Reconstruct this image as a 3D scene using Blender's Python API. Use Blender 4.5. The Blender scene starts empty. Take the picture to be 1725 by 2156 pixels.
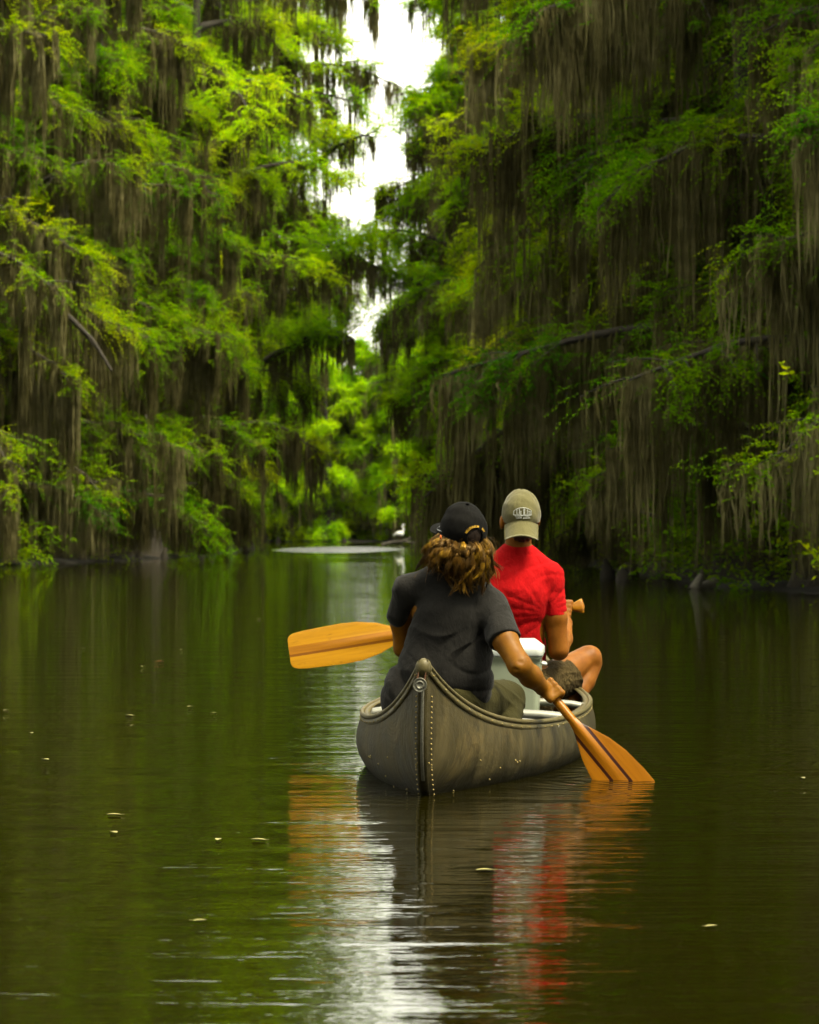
import bpy, math, random
import numpy as np
from mathutils import Vector, Matrix, noise as mnoise
PI = math.pi
rnd = random.Random(11)
rng = np.random.default_rng(7)
SC = bpy.context.scene

# ------------------------------------------------------------------ camera, sky, sun, exposure
CAM_H = 0.955          # eye height over the water (the photographer sits in another boat)
FPX = 6440.0           # focal length in units of a 1725 px wide picture
CX, HY = 862.5, 1108.0
cam = bpy.data.cameras.new("camera")
cam.sensor_fit = 'HORIZONTAL'; cam.sensor_width = 24.0
cam.lens = 24.0 * FPX / 1725.0
cam.clip_start = 0.1; cam.clip_end = 3000
cam.dof.use_dof = True; cam.dof.focus_distance = 11.55; cam.dof.aperture_fstop = 7.5
camo = bpy.data.objects.new("camera", cam); SC.collection.objects.link(camo)
camo.location = (0, 0, CAM_H)
camo.rotation_euler = (PI/2 + math.atan((HY - 1078.0) / FPX), 0, 0)
SC.camera = camo

SUN_EL, SUN_AZ = math.radians(63), math.radians(122)     # azimuth from +Y towards +X
w = bpy.data.worlds.new("World"); SC.world = w; w.use_nodes = True
nt = w.node_tree; nt.nodes.clear()
sky = nt.nodes.new('ShaderNodeTexSky'); sky.sky_type = 'NISHITA'; sky.sun_disc = False
sky.sun_elevation = SUN_EL; sky.sun_rotation = SUN_AZ
sky.air_density = 1.0; sky.dust_density = 3.0; sky.ozone_density = 1.0
hs = nt.nodes.new('ShaderNodeHueSaturation'); hs.inputs['Saturation'].default_value = 0.16
hs.inputs['Value'].default_value = 1.0
bg = nt.nodes.new('ShaderNodeBackground'); bg.inputs['Strength'].default_value = 0.14
wo = nt.nodes.new('ShaderNodeOutputWorld')
nt.links.new(sky.outputs[0], hs.inputs['Color']); wm_ = nt.nodes.new('ShaderNodeMix'); wm_.data_type = 'RGBA'; wm_.blend_type = 'MULTIPLY'; wm_.inputs[0].default_value = 1.0; wm_.inputs[7].default_value = (1.0, 0.955, 0.76, 1)
nt.links.new(hs.outputs[0], wm_.inputs[6]); nt.links.new(wm_.outputs[2], bg.inputs[0]); nt.links.new(bg.outputs[0], wo.inputs[0])

sl = bpy.data.lights.new("sun", 'SUN'); sl.energy = 1.5; sl.angle = math.radians(14); sl.color = (1.0, 0.90, 0.64)
so = bpy.data.objects.new("sun", sl); SC.collection.objects.link(so)
sd = Vector((math.sin(SUN_AZ)*math.cos(SUN_EL), math.cos(SUN_AZ)*math.cos(SUN_EL), math.sin(SUN_EL)))
so.rotation_euler = sd.to_track_quat('Z', 'Y').to_euler()

SC.view_settings.view_transform = 'Standard'; SC.view_settings.look = 'None'
SC.view_settings.exposure = 2.6; SC.view_settings.gamma = 1.0
SC.cycles.max_bounces = 6; SC.cycles.diffuse_bounces = 3; SC.cycles.glossy_bounces = 3
SC.cycles.transmission_bounces = 4; SC.cycles.transparent_max_bounces = 6
SC.cycles.caustics_reflective = False; SC.cycles.caustics_refractive = False
SC.cycles.use_adaptive_sampling = True; SC.cycles.adaptive_threshold = 0.02

def W(px, py, d):
    """point that lies at distance d along the view line of picture position px,py"""
    return np.array(((px - CX) / FPX * d, d, CAM_H + (HY - py) / FPX * d), dtype=np.float64)

# ------------------------------------------------------------------ materials
def srgb(r, g, b):
    f = lambda c: ((c/255.0 + 0.055)/1.055)**2.4 if c > 10 else c/255.0/12.92
    return (f(r), f(g), f(b), 1)

ALB = 0.43      # one scale on every surface colour, against the bright overcast sky
def alb(c): return (c[0]*ALB, c[1]*ALB, c[2]*ALB, 1)
class NT:
    def __init__(s, name):
        s.m = bpy.data.materials.new(name); s.m.use_nodes = True
        s.t = s.m.node_tree; s.t.nodes.clear()
        s.out = s.n('ShaderNodeOutputMaterial')
    def n(s, kind, **kw):
        nd = s.t.nodes.new(kind)
        for k, v in kw.items():
            if k in nd.inputs: nd.inputs[k].default_value = v
            else: setattr(nd, k, v)
        return nd
    def l(s, a, b): s.t.links.new(a, b)
    def ramp(s, fac, stops, interp='LINEAR'):
        r = s.n('ShaderNodeValToRGB'); r.color_ramp.interpolation = interp
        e = r.color_ramp.elements
        while len(e) < len(stops): e.new(0.5)
        for i, (p, c) in enumerate(stops):
            e[i].position = p; e[i].color = c if len(c) == 4 else (*c, 1)
        s.l(fac, r.inputs[0]); return r
    def noise(s, vec, scale, detail=4, rough=0.55, dist=0.0):
        nz = s.n('ShaderNodeTexNoise'); nz.inputs['Scale'].default_value = scale
        nz.inputs['Detail'].default_value = detail; nz.inputs['Roughness'].default_value = rough
        nz.inputs['Distortion'].default_value = dist
        if vec is not None: s.l(vec, nz.inputs['Vector'])
        return nz
    def mapping(s, vec, scale=(1,1,1), rot=(0,0,0), loc=(0,0,0)):
        m = s.n('ShaderNodeMapping'); m.inputs['Scale'].default_value = scale
        m.inputs['Rotation'].default_value = rot; m.inputs['Location'].default_value = loc
        s.l(vec, m.inputs['Vector']); return m.outputs[0]
    def math(s, op, a, b=None, clamp=False):
        m = s.n('ShaderNodeMath', operation=op); m.use_clamp = clamp
        for i, x in enumerate((a, b)):
            if x is None: continue
            if isinstance(x, (int, float)): m.inputs[i].default_value = x
            else: s.l(x, m.inputs[i])
        return m.outputs[0]
    def mix(s, fac, a, b, blend='MIX'):
        m = s.n('ShaderNodeMix', data_type='RGBA', blend_type=blend)
        for i, x in ((0, fac), (6, a), (7, b)):
            if isinstance(x, (int, float, tuple)): m.inputs[i].default_value = x
            else: s.l(x, m.inputs[i])
        return m.outputs[2]

def cloth_mat(name, col, col2, weave=900, rough=0.92, bump=0.25, sheen=0.12, fold=14):
    col, col2 = alb(col), alb(col2)
    t = NT(name); tc = t.n('ShaderNodeTexCoord')
    p = t.n('ShaderNodeBsdfPrincipled'); p.inputs['Roughness'].default_value = rough
    p.inputs['Sheen Weight'].default_value = sheen; p.inputs['Specular IOR Level'].default_value = 0.1
    n1 = t.noise(tc.outputs['Object'], 9, 5, 0.6)
    c = t.ramp(n1.outputs[0], [(0.3, col), (0.7, col2)])
    n3 = t.noise(tc.outputs['Object'], 260, 2, 0.7)
    c2 = t.mix(t.math('MULTIPLY', n3.outputs[0], 0.35), c.outputs[0], (col[0]*0.5, col[1]*0.5, col[2]*0.5, 1))
    t.l(c2, p.inputs['Base Color'])
    n2 = t.noise(t.mapping(tc.outputs['Object'], (1, 1, 0.6)), fold*1.9, 5, 0.55, 0.3)
    b1 = t.n('ShaderNodeBump'); b1.inputs['Strength'].default_value = bump; b1.inputs['Distance'].default_value = 0.02
    t.l(n2.outputs[0], b1.inputs['Height'])
    nw = t.noise(tc.outputs['Object'], weave, 1)
    b2 = t.n('ShaderNodeBump'); b2.inputs['Strength'].default_value = 0.25; b2.inputs['Distance'].default_value = 0.001
    t.l(nw.outputs[0], b2.inputs['Height']); t.l(b1.outputs[0], b2.inputs['Normal'])
    t.l(b2.outputs[0], p.inputs['Normal']); t.l(p.outputs[0], t.out.inputs[0])
    return t.m

def skin_mat(name, col, col2):
    col, col2 = alb(col), alb(col2)
    t = NT(name); tc = t.n('ShaderNodeTexCoord')
    p = t.n('ShaderNodeBsdfPrincipled'); p.inputs['Roughness'].default_value = 0.5; p.inputs['Specular IOR Level'].default_value = 0.12
    p.inputs['Subsurface Weight'].default_value = 0.12; p.inputs['Subsurface Radius'].default_value = (0.02, 0.007, 0.003)
    p.inputs['Subsurface Scale'].default_value = 0.6
    n1 = t.noise(tc.outputs['Object'], 14, 5, 0.6); c = t.ramp(n1.outputs[0], [(0.35, col), (0.7, col2)])
    t.l(c.outputs[0], p.inputs['Base Color'])
    n2 = t.noise(tc.outputs['Object'], 160, 3); b = t.n('ShaderNodeBump'); b.inputs['Strength'].default_value = 0.2
    b.inputs['Distance'].default_value = 0.002
    t.l(n2.outputs[0], b.inputs['Height']); t.l(b.outputs[0], p.inputs['Normal']); t.l(p.outputs[0], t.out.inputs[0])
    return t.m

def plain_mat(name, col, rough=0.5, metal=0.0, var=0.25, scale=20, bump=0.1, spec=0.3):
    col = alb(col)
    t = NT(name); tc = t.n('ShaderNodeTexCoord')
    p = t.n('ShaderNodeBsdfPrincipled'); p.inputs['Roughness'].default_value = rough; p.inputs['Metallic'].default_value = metal
    p.inputs['Specular IOR Level'].default_value = spec
    n1 = t.noise(tc.outputs['Object'], scale, 5, 0.6)
    k = 1 - var
    c = t.ramp(n1.outputs[0], [(0.3, (col[0]*k, col[1]*k, col[2]*k, 1)), (0.7, (*col[:3], 1))])
    t.l(c.outputs[0], p.inputs['Base Color'])
    b = t.n('ShaderNodeBump'); b.inputs['Strength'].default_value = bump; b.inputs['Distance'].default_value = 0.005
    t.l(n1.outputs[0], b.inputs['Height']); t.l(b.outputs[0], p.inputs['Normal']); t.l(p.outputs[0], t.out.inputs[0])
    return t.m

def leaf_mat(name, ca, cb, cc, scale=0.35, trans=0.5, tt=(1.5, 1.3, 0.5, 1)):
    ca, cb, cc = alb(ca), alb(cb), alb(cc)
    t = NT(name)
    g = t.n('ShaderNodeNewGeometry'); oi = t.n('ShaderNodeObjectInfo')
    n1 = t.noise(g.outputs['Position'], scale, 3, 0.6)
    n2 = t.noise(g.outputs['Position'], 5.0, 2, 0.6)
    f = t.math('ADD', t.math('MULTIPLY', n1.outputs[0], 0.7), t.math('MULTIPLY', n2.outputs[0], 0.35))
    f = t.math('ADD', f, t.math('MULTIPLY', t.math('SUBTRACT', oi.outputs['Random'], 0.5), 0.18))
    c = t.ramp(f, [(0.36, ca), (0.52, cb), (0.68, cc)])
    d = t.n('ShaderNodeBsdfDiffuse'); tr = t.n('ShaderNodeBsdfTranslucent')
    t.l(c.outputs[0], d.inputs[0])
    m2 = t.mix(1.0, c.outputs[0], tt, 'MULTIPLY'); t.l(m2, tr.inputs[0])
    mx = t.n('ShaderNodeMixShader'); mx.inputs[0].default_value = trans
    t.l(d.outputs[0], mx.inputs[1]); t.l(tr.outputs[0], mx.inputs[2]); t.l(mx.outputs[0], t.out.inputs[0])
    return t.m

M = {}
M['leaf'] = leaf_mat('cypress_foliage', (0.050, 0.21, 0.001), (0.22, 0.46, 0.001), (0.50, 0.64, 0.001))
M['leaf_lit'] = leaf_mat('lit_cypress_foliage', (0.16, 0.45, 0.003), (0.40, 0.76, 0.003), (0.66, 0.92, 0.004))  # brighter copy of the leaf colour; light in the clearing is painted in
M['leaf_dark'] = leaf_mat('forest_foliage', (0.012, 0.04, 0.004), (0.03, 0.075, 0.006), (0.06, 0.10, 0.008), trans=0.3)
M['moss'] = leaf_mat('hanging_moss', (0.105, 0.095, 0.034), (0.185, 0.168, 0.066), (0.36, 0.33, 0.15), scale=1.1, trans=0.35, tt=(1.1, 1.1, 0.9, 1))
def bark_mat():
    t = NT('cypress_bark'); tc = t.n('ShaderNodeTexCoord')
    p = t.n('ShaderNodeBsdfPrincipled'); p.inputs['Roughness'].default_value = 0.95
    n1 = t.noise(t.mapping(tc.outputs['Object'], (1, 1, 0.12)), 9, 6, 0.65)
    c = t.ramp(n1.outputs[0], [(0.3, (0.008, 0.006, 0.003)), (0.6, (0.022, 0.017, 0.009)), (0.8, (0.045, 0.035, 0.02))])
    t.l(c.outputs[0], p.inputs['Base Color'])
    b = t.n('ShaderNodeBump'); b.inputs['Strength'].default_value = 0.8; b.inputs['Distance'].default_value = 0.05
    t.l(n1.outputs[0], b.inputs['Height']); t.l(b.outputs[0], p.inputs['Normal']); t.l(p.outputs[0], t.out.inputs[0])
    return t.m
M['bark'] = bark_mat()
M['mud'] = plain_mat('swamp_mud', (0.016, 0.013, 0.007), 0.95, 0, 0.6, 0.8, 0.6)

def water_mat():
    t = NT('lake_water'); g = t.n('ShaderNodeNewGeometry'); pos = g.outputs['Position']
    p = t.n('ShaderNodeBsdfPrincipled')
    p.inputs['IOR'].default_value = 1.333; p.inputs['Roughness'].default_value = 0.015
    n0 = t.noise(pos, 0.12, 2)
    c = t.ramp(n0.outputs[0], [(0.3, (0.0038, 0.0033, 0.0001)), (0.7, (0.0060, 0.0051, 0.0001))])
    t.l(c.outputs[0], p.inputs['Base Color'])
    # long low swells, crests lying across the view, plus finer wind ripples
    r1 = t.noise(t.mapping(pos, (0.55, 2.6, 1), (0, 0, 0.05)), 1.0, 2, 0.5, 0.3)
    r2 = t.noise(t.mapping(pos, (2.4, 9.0, 1), (0, 0, -0.10)), 1.0, 3, 0.55, 0.4)
    r3 = t.noise(t.mapping(pos, (9, 30, 1), (0, 0, 0.12)), 1.0, 2, 0.6, 0.2)
    big = t.noise(t.mapping(pos, (0.08, 0.05, 1)), 1.0, 2)
    amp = t.ramp(big.outputs[0], [(0.35, (0.55, 0.55, 0.55)), (0.65, (1.2, 1.2, 1.2))])
    h = t.math('ADD', t.math('MULTIPLY', r1.outputs[0], WAVE[0]), t.math('MULTIPLY', r2.outputs[0], WAVE[1]))
    h = t.math('ADD', h, t.math('MULTIPLY', r3.outputs[0], WAVE[2]))
    h = t.math('MULTIPLY', h, amp.outputs[0])
    for (cx_, cy_, fr_, am_, fall) in ((0.80, 11.52, 75.0, 0.0030, 4.0), (0.62, 12.0, 48.0, 0.0024, 3.0), (0.04, 10.75, 60.0, 0.0010, 5.0)):   # rings from the paddle and the hull
        v_ = t.n('ShaderNodeVectorMath', operation='DISTANCE'); t.l(pos, v_.inputs[0]); v_.inputs[1].default_value = (cx_, cy_, 0)
        dst = v_.outputs['Value']
        rg_ = t.math('MULTIPLY', t.math('SINE', t.math('MULTIPLY', dst, fr_)), t.math('MULTIPLY', t.math('EXPONENT', t.math('MULTIPLY', dst, -fall)), am_))
        h = t.math('ADD', h, rg_)
    b = t.n('ShaderNodeBump'); b.inputs['Strength'].default_value = 1.0; b.inputs['Distance'].default_value = 1.0
    t.l(h, b.inputs['Height'])
    t.l(b.outputs[0], p.inputs['Normal'])
    # a breeze-ruffled patch far down the channel
    sx = t.n('ShaderNodeSeparateXYZ'); t.l(pos, sx.inputs[0])
    nn = t.noise(t.mapping(pos, (0.5, 0.08, 1)), 1.0, 2)
    dy = t.math('DIVIDE', t.math('ABSOLUTE', t.math('SUBTRACT', sx.outputs[1], 127.0)), 19.0)
    dx = t.math('DIVIDE', t.math('ABSOLUTE', t.math('ADD', sx.outputs[0], 2.9)), 2.9)
    rr = t.math('ADD', t.math('MULTIPLY', dy, dy), t.math('MULTIPLY', dx, dx))
    rr = t.math('ADD', rr, t.math('MULTIPLY', t.math('SUBTRACT', nn.outputs[0], 0.5), 0.5))
    mk = t.ramp(rr, [(0.55, (1, 1, 1)), (1.0, (0, 0, 0))])
    ro = t.math('ADD', t.math('MULTIPLY', mk.outputs[0], 0.24), 0.012)
    t.l(ro, p.inputs['Roughness'])
    p.inputs['Anisotropic'].default_value = 0.92; tg = t.n('ShaderNodeCombineXYZ'); tg.inputs[1].default_value = 1.0; t.l(tg.outputs[0], p.inputs['Tangent'])
    t.l(p.outputs[0], t.out.inputs[0]); return t.m
WAVE = (0.0140, 0.0048, 0.0013)
M['water'] = water_mat()

# ------------------------------------------------------------------ mesh helpers
def link(o, parent=None):
    SC.collection.objects.link(o)
    if parent is not None: o.parent = parent
    return o

def quick_mesh(name, V, F, mats, smooth=True, mi=None):
    """V (n,3) array, F (m,4) or (m,3) int array"""
    V = np.asarray(V, dtype=np.float32); F = np.asarray(F, dtype=np.int32)
    me = bpy.data.meshes.new(name)
    k = F.shape[1]
    me.vertices.add(len(V)); me.vertices.foreach_set('co', V.ravel())
    me.loops.add(F.size); me.loops.foreach_set('vertex_index', F.ravel())
    me.polygons.add(len(F)); me.polygons.foreach_set('loop_start', np.arange(0, F.size, k, dtype=np.int32))
    if smooth: me.polygons.foreach_set('use_smooth', np.ones(len(F), dtype=bool))
    if mi is not None: me.polygons.foreach_set('material_index', np.asarray(mi, dtype=np.int32))
    for m in (mats if isinstance(mats, (list, tuple)) else [mats]): me.materials.append(m)
    me.update(calc_edges=True)
    return me

def obj(name, me, parent=None, loc=None):
    o = bpy.data.objects.new(name, me); link(o, parent)
    if loc is not None: o.location = loc
    return o

def thing(name, label, cat, loc=(0, 0, 0), group=None):
    o = bpy.data.objects.new(name, None); link(o); o.empty_display_size = 0.2
    o.location = loc; o['label'] = label; o['category'] = cat
    if group: o['group'] = group
    return o
def tag(o, label, cat, group=None):
    o['label'] = label; o['category'] = cat
    if group: o['group'] = group
    return o
def structure(o, kind='structure'): o['kind'] = kind; return o

class Acc:
    def __init__(s): s.v = []; s.f = []; s.n = 0; s.mi = []
    def add(s, V, F, mi=0):
        V = np.asarray(V, dtype=np.float64).reshape(-1, 3); F = np.asarray(F, dtype=np.int64)
        s.v.append(V); s.f.append(F + s.n); s.n += len(V); s.mi.append(np.full(len(F), mi))
    def mesh(s, name, mats, smooth=True, offset=(0, 0, 0)):
        V = np.concatenate(s.v) - np.asarray(offset); F = np.concatenate(s.f)
        return quick_mesh(name, V, F, mats, smooth, np.concatenate(s.mi))

def tubes(P, R, sides=6, caps=False):
    """P (N,K,3) paths, R (N,K) radii -> quads"""
    P = np.asarray(P, float); R = np.asarray(R, float)
    N, K, _ = P.shape
    T = np.gradient(P, axis=1); T /= np.linalg.norm(T, axis=2, keepdims=True) + 1e-9
    ref = np.where(np.abs(T[..., 2:3]) > 0.9, np.array([1.0, 0, 0]), np.array([0, 0, 1.0]))
    A = np.cross(T, ref); A /= np.linalg.norm(A, axis=2, keepdims=True) + 1e-9
    B = np.cross(T, A)
    a = np.arange(sides) / sides * 2 * PI
    V = P[:, :, None, :] + R[:, :, None, None] * (A[:, :, None, :] * np.cos(a)[None, None, :, None] + B[:, :, None, :] * np.sin(a)[None, None, :, None])
    idx = np.arange(N*K*sides).reshape(N, K, sides)
    q = np.stack([idx[:, :-1, :], idx[:, 1:, :], np.roll(idx, -1, 2)[:, 1:, :], np.roll(idx, -1, 2)[:, :-1, :]], -1)
    return V.reshape(-1, 3), q.reshape(-1, 4)

def ribbons(P, Wd, side):
    """P (N,K,3), Wd (N,K) widths, side (N,3) unit"""
    N, K, _ = P.shape
    a = P - side[:, None, :] * Wd[..., None]*0.5; b = P + side[:, None, :] * Wd[..., None]*0.5
    V = np.stack([a, b], 2)
    idx = np.arange(N*K*2).reshape(N, K, 2)
    q = np.stack([idx[:, :-1, 0], idx[:, :-1, 1], idx[:, 1:, 1], idx[:, 1:, 0]], -1)
    return V.reshape(-1, 3), q.reshape(-1, 4)

def sweep(path, prof, closed=False, up=(0, 0, 1)):
    """sweep a closed 2-D profile (n,2) along path (K,3); x of the profile = sideways, y = up"""
    path = np.asarray(path, float); K = len(path)
    T = np.gradient(path, axis=0); T /= np.linalg.norm(T, axis=1, keepdims=True)
    up = np.asarray(up, float)
    S = np.cross(T, up); S /= np.linalg.norm(S, axis=1, keepdims=True)
    U = np.cross(S, T)
    prof = np.asarray(prof, float); n = len(prof)
    V = path[:, None, :] + S[:, None, :]*prof[None, :, 0:1] + U[:, None, :]*prof[None, :, 1:2]
    idx = np.arange(K*n).reshape(K, n)
    q = np.stack([idx[:-1], idx[1:], np.roll(idx, -1, 1)[1:], np.roll(idx, -1, 1)[:-1]], -1).reshape(-1, 4)
    return V.reshape(-1, 3), q

def blob(c, r, n=8, m=10, sc=(1, 1, 1)):
    th = np.linspace(0.001, PI-0.001, n); ph = np.arange(m)/m*2*PI
    V = np.stack([np.sin(th)[:, None]*np.cos(ph)*sc[0], np.sin(th)[:, None]*np.sin(ph)*sc[1], np.cos(th)[:, None]*np.ones(m)*sc[2]], -1)*r + np.asarray(c)
    idx = np.arange(n*m).reshape(n, m)
    q = np.stack([idx[:-1], idx[1:], np.roll(idx, -1, 1)[1:], np.roll(idx, -1, 1)[:-1]], -1).reshape(-1, 4)
    return V.reshape(-1, 3), q

# ------------------------------------------------------------------ organic shapes: distance fields -> surface nets
class Field:
    def __init__(s, lo, hi, h):
        s.lo = np.asarray(lo, float); s.h = h
        s.n = np.ceil((np.asarray(hi, float) - s.lo)/h).astype(int) + 1
        s.f = np.full(s.n, 0.2, dtype=np.float32)
    def box(s, lo, hi):
        a = np.clip(np.floor((np.asarray(lo)-s.lo)/s.h).astype(int), 0, s.n); b = np.clip(np.ceil((np.asarray(hi)-s.lo)/s.h).astype(int)+1, 0, s.n)
        if np.any(b - a < 1): return None
        sl = tuple(slice(a[i], b[i]) for i in range(3))
        g = [(s.lo[i] + np.arange(a[i], b[i])*s.h).astype(np.float32) for i in range(3)]
        return sl, g[0][:, None, None], g[1][None, :, None], g[2][None, None, :]
    def comb(s, sl, d, k, sub=False):
        f = s.f[sl]
        if sub:
            d = -d
            if k <= 0: s.f[sl] = np.maximum(f, d); return
            hh = np.clip(0.5 - 0.5*(f - d)/k, 0, 1)
            s.f[sl] = f + (d - f)*hh + k*hh*(1-hh); return
        if k <= 0: s.f[sl] = np.minimum(f, d); return
        hh = np.clip(0.5 + 0.5*(f - d)/k, 0, 1)
        s.f[sl] = f + (d - f)*hh - k*hh*(1-hh)
    def cone(s, a, b, ra, rb, k=0.02, sub=False, flat=None):
        """capsule from a to b, radius ra -> rb; flat=(axis vector, factor) squashes it along an axis"""
        a = np.asarray(a, float); b = np.asarray(b, float); pad = max(ra, rb) + 3*max(k, 0.01)
        bx = s.box(np.minimum(a, b)-pad, np.maximum(a, b)+pad)
        if bx is None: return
        sl, X, Y, Z = bx
        ab = b - a; L2 = max(ab.dot(ab), 1e-9)
        t = np.clip(((X-a[0])*ab[0] + (Y-a[1])*ab[1] + (Z-a[2])*ab[2])/L2, 0, 1)
        dx, dy, dz = X-(a[0]+t*ab[0]), Y-(a[1]+t*ab[1]), Z-(a[2]+t*ab[2])
        if flat is not None:
            u = np.asarray(flat[0], float); u = u/np.linalg.norm(u); q = dx*u[0]+dy*u[1]+dz*u[2]
            e = (1/flat[1]-1)*q; dx = dx+e*u[0]; dy = dy+e*u[1]; dz = dz+e*u[2]
        s.comb(sl, np.sqrt(dx*dx+dy*dy+dz*dz) - (ra + (rb-ra)*t), k, sub)
    def chain(s, pts, radii, k=0.02, **kw):
        for i in range(len(pts)-1): s.cone(pts[i], pts[i+1], radii[i], radii[i+1], k, **kw)
    def ell(s, c, r, k=0.02, rot=None, sub=False):
        c = np.asarray(c, float); r = np.asarray(r, float); m = r.max() + 3*max(k, 0.01)
        bx = s.box(c-m, c+m)
        if bx is None: return
        sl, X, Y, Z = bx
        X, Y, Z = X-c[0], Y-c[1], Z-c[2]
        if rot is not None:
            R = np.array(rot.to_3x3().transposed())
            X, Y, Z = (R[0,0]*X+R[0,1]*Y+R[0,2]*Z, R[1,0]*X+R[1,1]*Y+R[1,2]*Z, R[2,0]*X+R[2,1]*Y+R[2,2]*Z)
        k0 = np.sqrt((X/r[0])**2+(Y/r[1])**2+(Z/r[2])**2); k1 = np.sqrt((X/r[0]**2)**2+(Y/r[1]**2)**2+(Z/r[2]**2)**2)+1e-6
        s.comb(sl, k0*(k0-1)/k1, k, sub)
    def plane(s, p, n, k=0.0):
        """cut away everything on the +n side"""
        n = np.asarray(n, float); n = n/np.linalg.norm(n)
        sl, X, Y, Z = s.box(s.lo, s.lo+s.n*s.h)
        d = (X-p[0])*n[0]+(Y-p[1])*n[1]+(Z-p[2])*n[2]
        s.f = np.maximum(s.f, d) if k <= 0 else s._smax(d, k)
    def _smax(s, d, k):
        hh = np.clip(0.5 - 0.5*(s.f - d)/k, 0, 1); return s.f + (d - s.f)*hh + k*hh*(1-hh)
    def warp(s, fn):
        sl, X, Y, Z = s.box(s.lo, s.lo+s.n*s.h)
        s.f = s.f + fn(X, Y, Z).astype(np.float32)
    def mesh(s, smooth=0):
        f = s.f.copy()
        f[0] = f[-1] = 0.2; f[:, 0] = f[:, -1] = 0.2; f[:, :, 0] = f[:, :, -1] = 0.2
        ins = f < 0
        c8 = [ins[i:ins.shape[0]-1+i, j:ins.shape[1]-1+j, k:ins.shape[2]-1+k] for i in (0,1) for j in (0,1) for k in (0,1)]
        cnt = sum(c.astype(np.int8) for c in c8)
        act = (cnt > 0) & (cnt < 8)
        ci = np.argwhere(act); cid = np.full(act.shape, -1, dtype=np.int64); cid[act] = np.arange(len(ci))
        acc = np.zeros((len(ci), 3)); num = np.zeros(len(ci))
        cor = np.array([(i, j, k) for i in (0,1) for j in (0,1) for k in (0,1)])
        vals = [f[tuple((ci + c).T)] for c in cor]
        for a in range(8):
            for b in range(a+1, 8):
                if np.abs(cor[a]-cor[b]).sum() != 1: continue
                va, vb = vals[a], vals[b]; m = (va < 0) != (vb < 0)
                t = np.where(m, va/np.where(m, va - vb, 1), 0)
                p = cor[a] + t[:, None]*(cor[b]-cor[a]); acc += np.where(m[:, None], p, 0); num += m
        V = (ci + acc/num[:, None])*s.h + s.lo
        F = []
        for ax in range(3):
            sh = [slice(None)]*3; s1 = list(sh); s1[ax] = slice(0, -1); s2 = list(sh); s2[ax] = slice(1, None)
            a, b = ins[tuple(s1)], ins[tuple(s2)]
            e = np.argwhere(a != b); up = a[tuple(e.T)]
            o1 = [0,0,0]; o2 = [0,0,0]; o1[(ax+1)%3] = 1; o2[(ax+2)%3] = 1; o1 = np.array(o1); o2 = np.array(o2)
            q = np.stack([cid[tuple((e-o1-o2).T)], cid[tuple((e-o2).T)], cid[tuple(e.T)], cid[tuple((e-o1).T)]], -1)
            q = np.where(up[:, None], q, q[:, ::-1]); F.append(q)
        F = np.concatenate(F)
        for _ in range(smooth):
            S = np.zeros_like(V); C = np.zeros(len(V))
            for i in range(4):
                for j in (1, 3):
                    np.add.at(S, F[:, i], V[F[:, (i+j) % 4]]); np.add.at(C, F[:, i], 1)
            V = V*0.45 + 0.55*S/np.maximum(C, 1)[:, None]
        return V, F
    def build(s, name, mat, parent=None, smooth=1, fn=None):
        V, F = s.mesh(smooth)
        if fn is not None: V = fn(V)
        return obj(name, quick_mesh(name, V, F, mat), parent)
# ------------------------------------------------------------------ setting: water, banks
def grid_mesh(name, xs, ys, zf, mat):
    X, Y = np.meshgrid(xs, ys, indexing='ij'); Z = zf(X, Y)
    V = np.stack([X, Y, Z], -1).reshape(-1, 3); idx = np.arange(len(V)).reshape(X.shape)
    q = np.stack([idx[:-1, :-1], idx[1:, :-1], idx[1:, 1:], idx[:-1, 1:]], -1).reshape(-1, 4)
    return quick_mesh(name, V, q, mat)
def wob(X, Y, a=1.0):
    return a*(np.sin(X*0.9+Y*0.37)+np.sin(X*0.31-Y*0.83+1.3)+np.sin(X*2.1+Y*1.7)*0.4)
LB = [(-60, -11), (0, -11), (60, -10.6), (75, -9.6), (83, -7.9), (96, -6.9), (114, -6.3), (126, -6.4), (134, -9.0), (142, -20), (190, -26), (400, -26)]
RB = [(-60, 9), (0, 8.5), (36, 6.6), (43, 5.9), (48, 4.7), (60, 4.4), (80, 4.3), (95, 2.9), (118, 0.9), (124, 0.9), (132, 3.5), (140, 14), (190, 22), (400, 22)]
FAR_Y = 186.0
def left_bank(y): return np.interp(y, [p[0] for p in LB], [p[1] for p in LB])
def right_bank(y): return np.interp(y, [p[0] for p in RB], [p[1] for p in RB])
wm = grid_mesh('water', np.array([-900, 900.]), np.array([-300, 1500.]), lambda X, Y: X*0, M['water'])
structure(obj('water', wm))
def ground_z(X, Y):
    e = np.minimum(np.minimum(X - left_bank(Y), right_bank(Y) - X), FAR_Y + 0.6*np.sin(X*0.5) - Y)   # >0: over the channel
    z = np.clip(-e*0.15, -0.5, 0.10) + wob(X, Y, 0.03)*np.clip(-e, 0, 1)
    return np.where(e > 0.4, -0.6, z)
gm = grid_mesh('swamp_ground', np.concatenate([[-700, -300, -120, -60], np.arange(-40, 40, 0.7), [60, 120, 300, 700.]]), np.concatenate([np.arange(-60, 200, 0.9), [230, 300, 500, 1100.]]), ground_z, M['mud'])
structure(obj('swamp_ground', gm))

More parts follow.
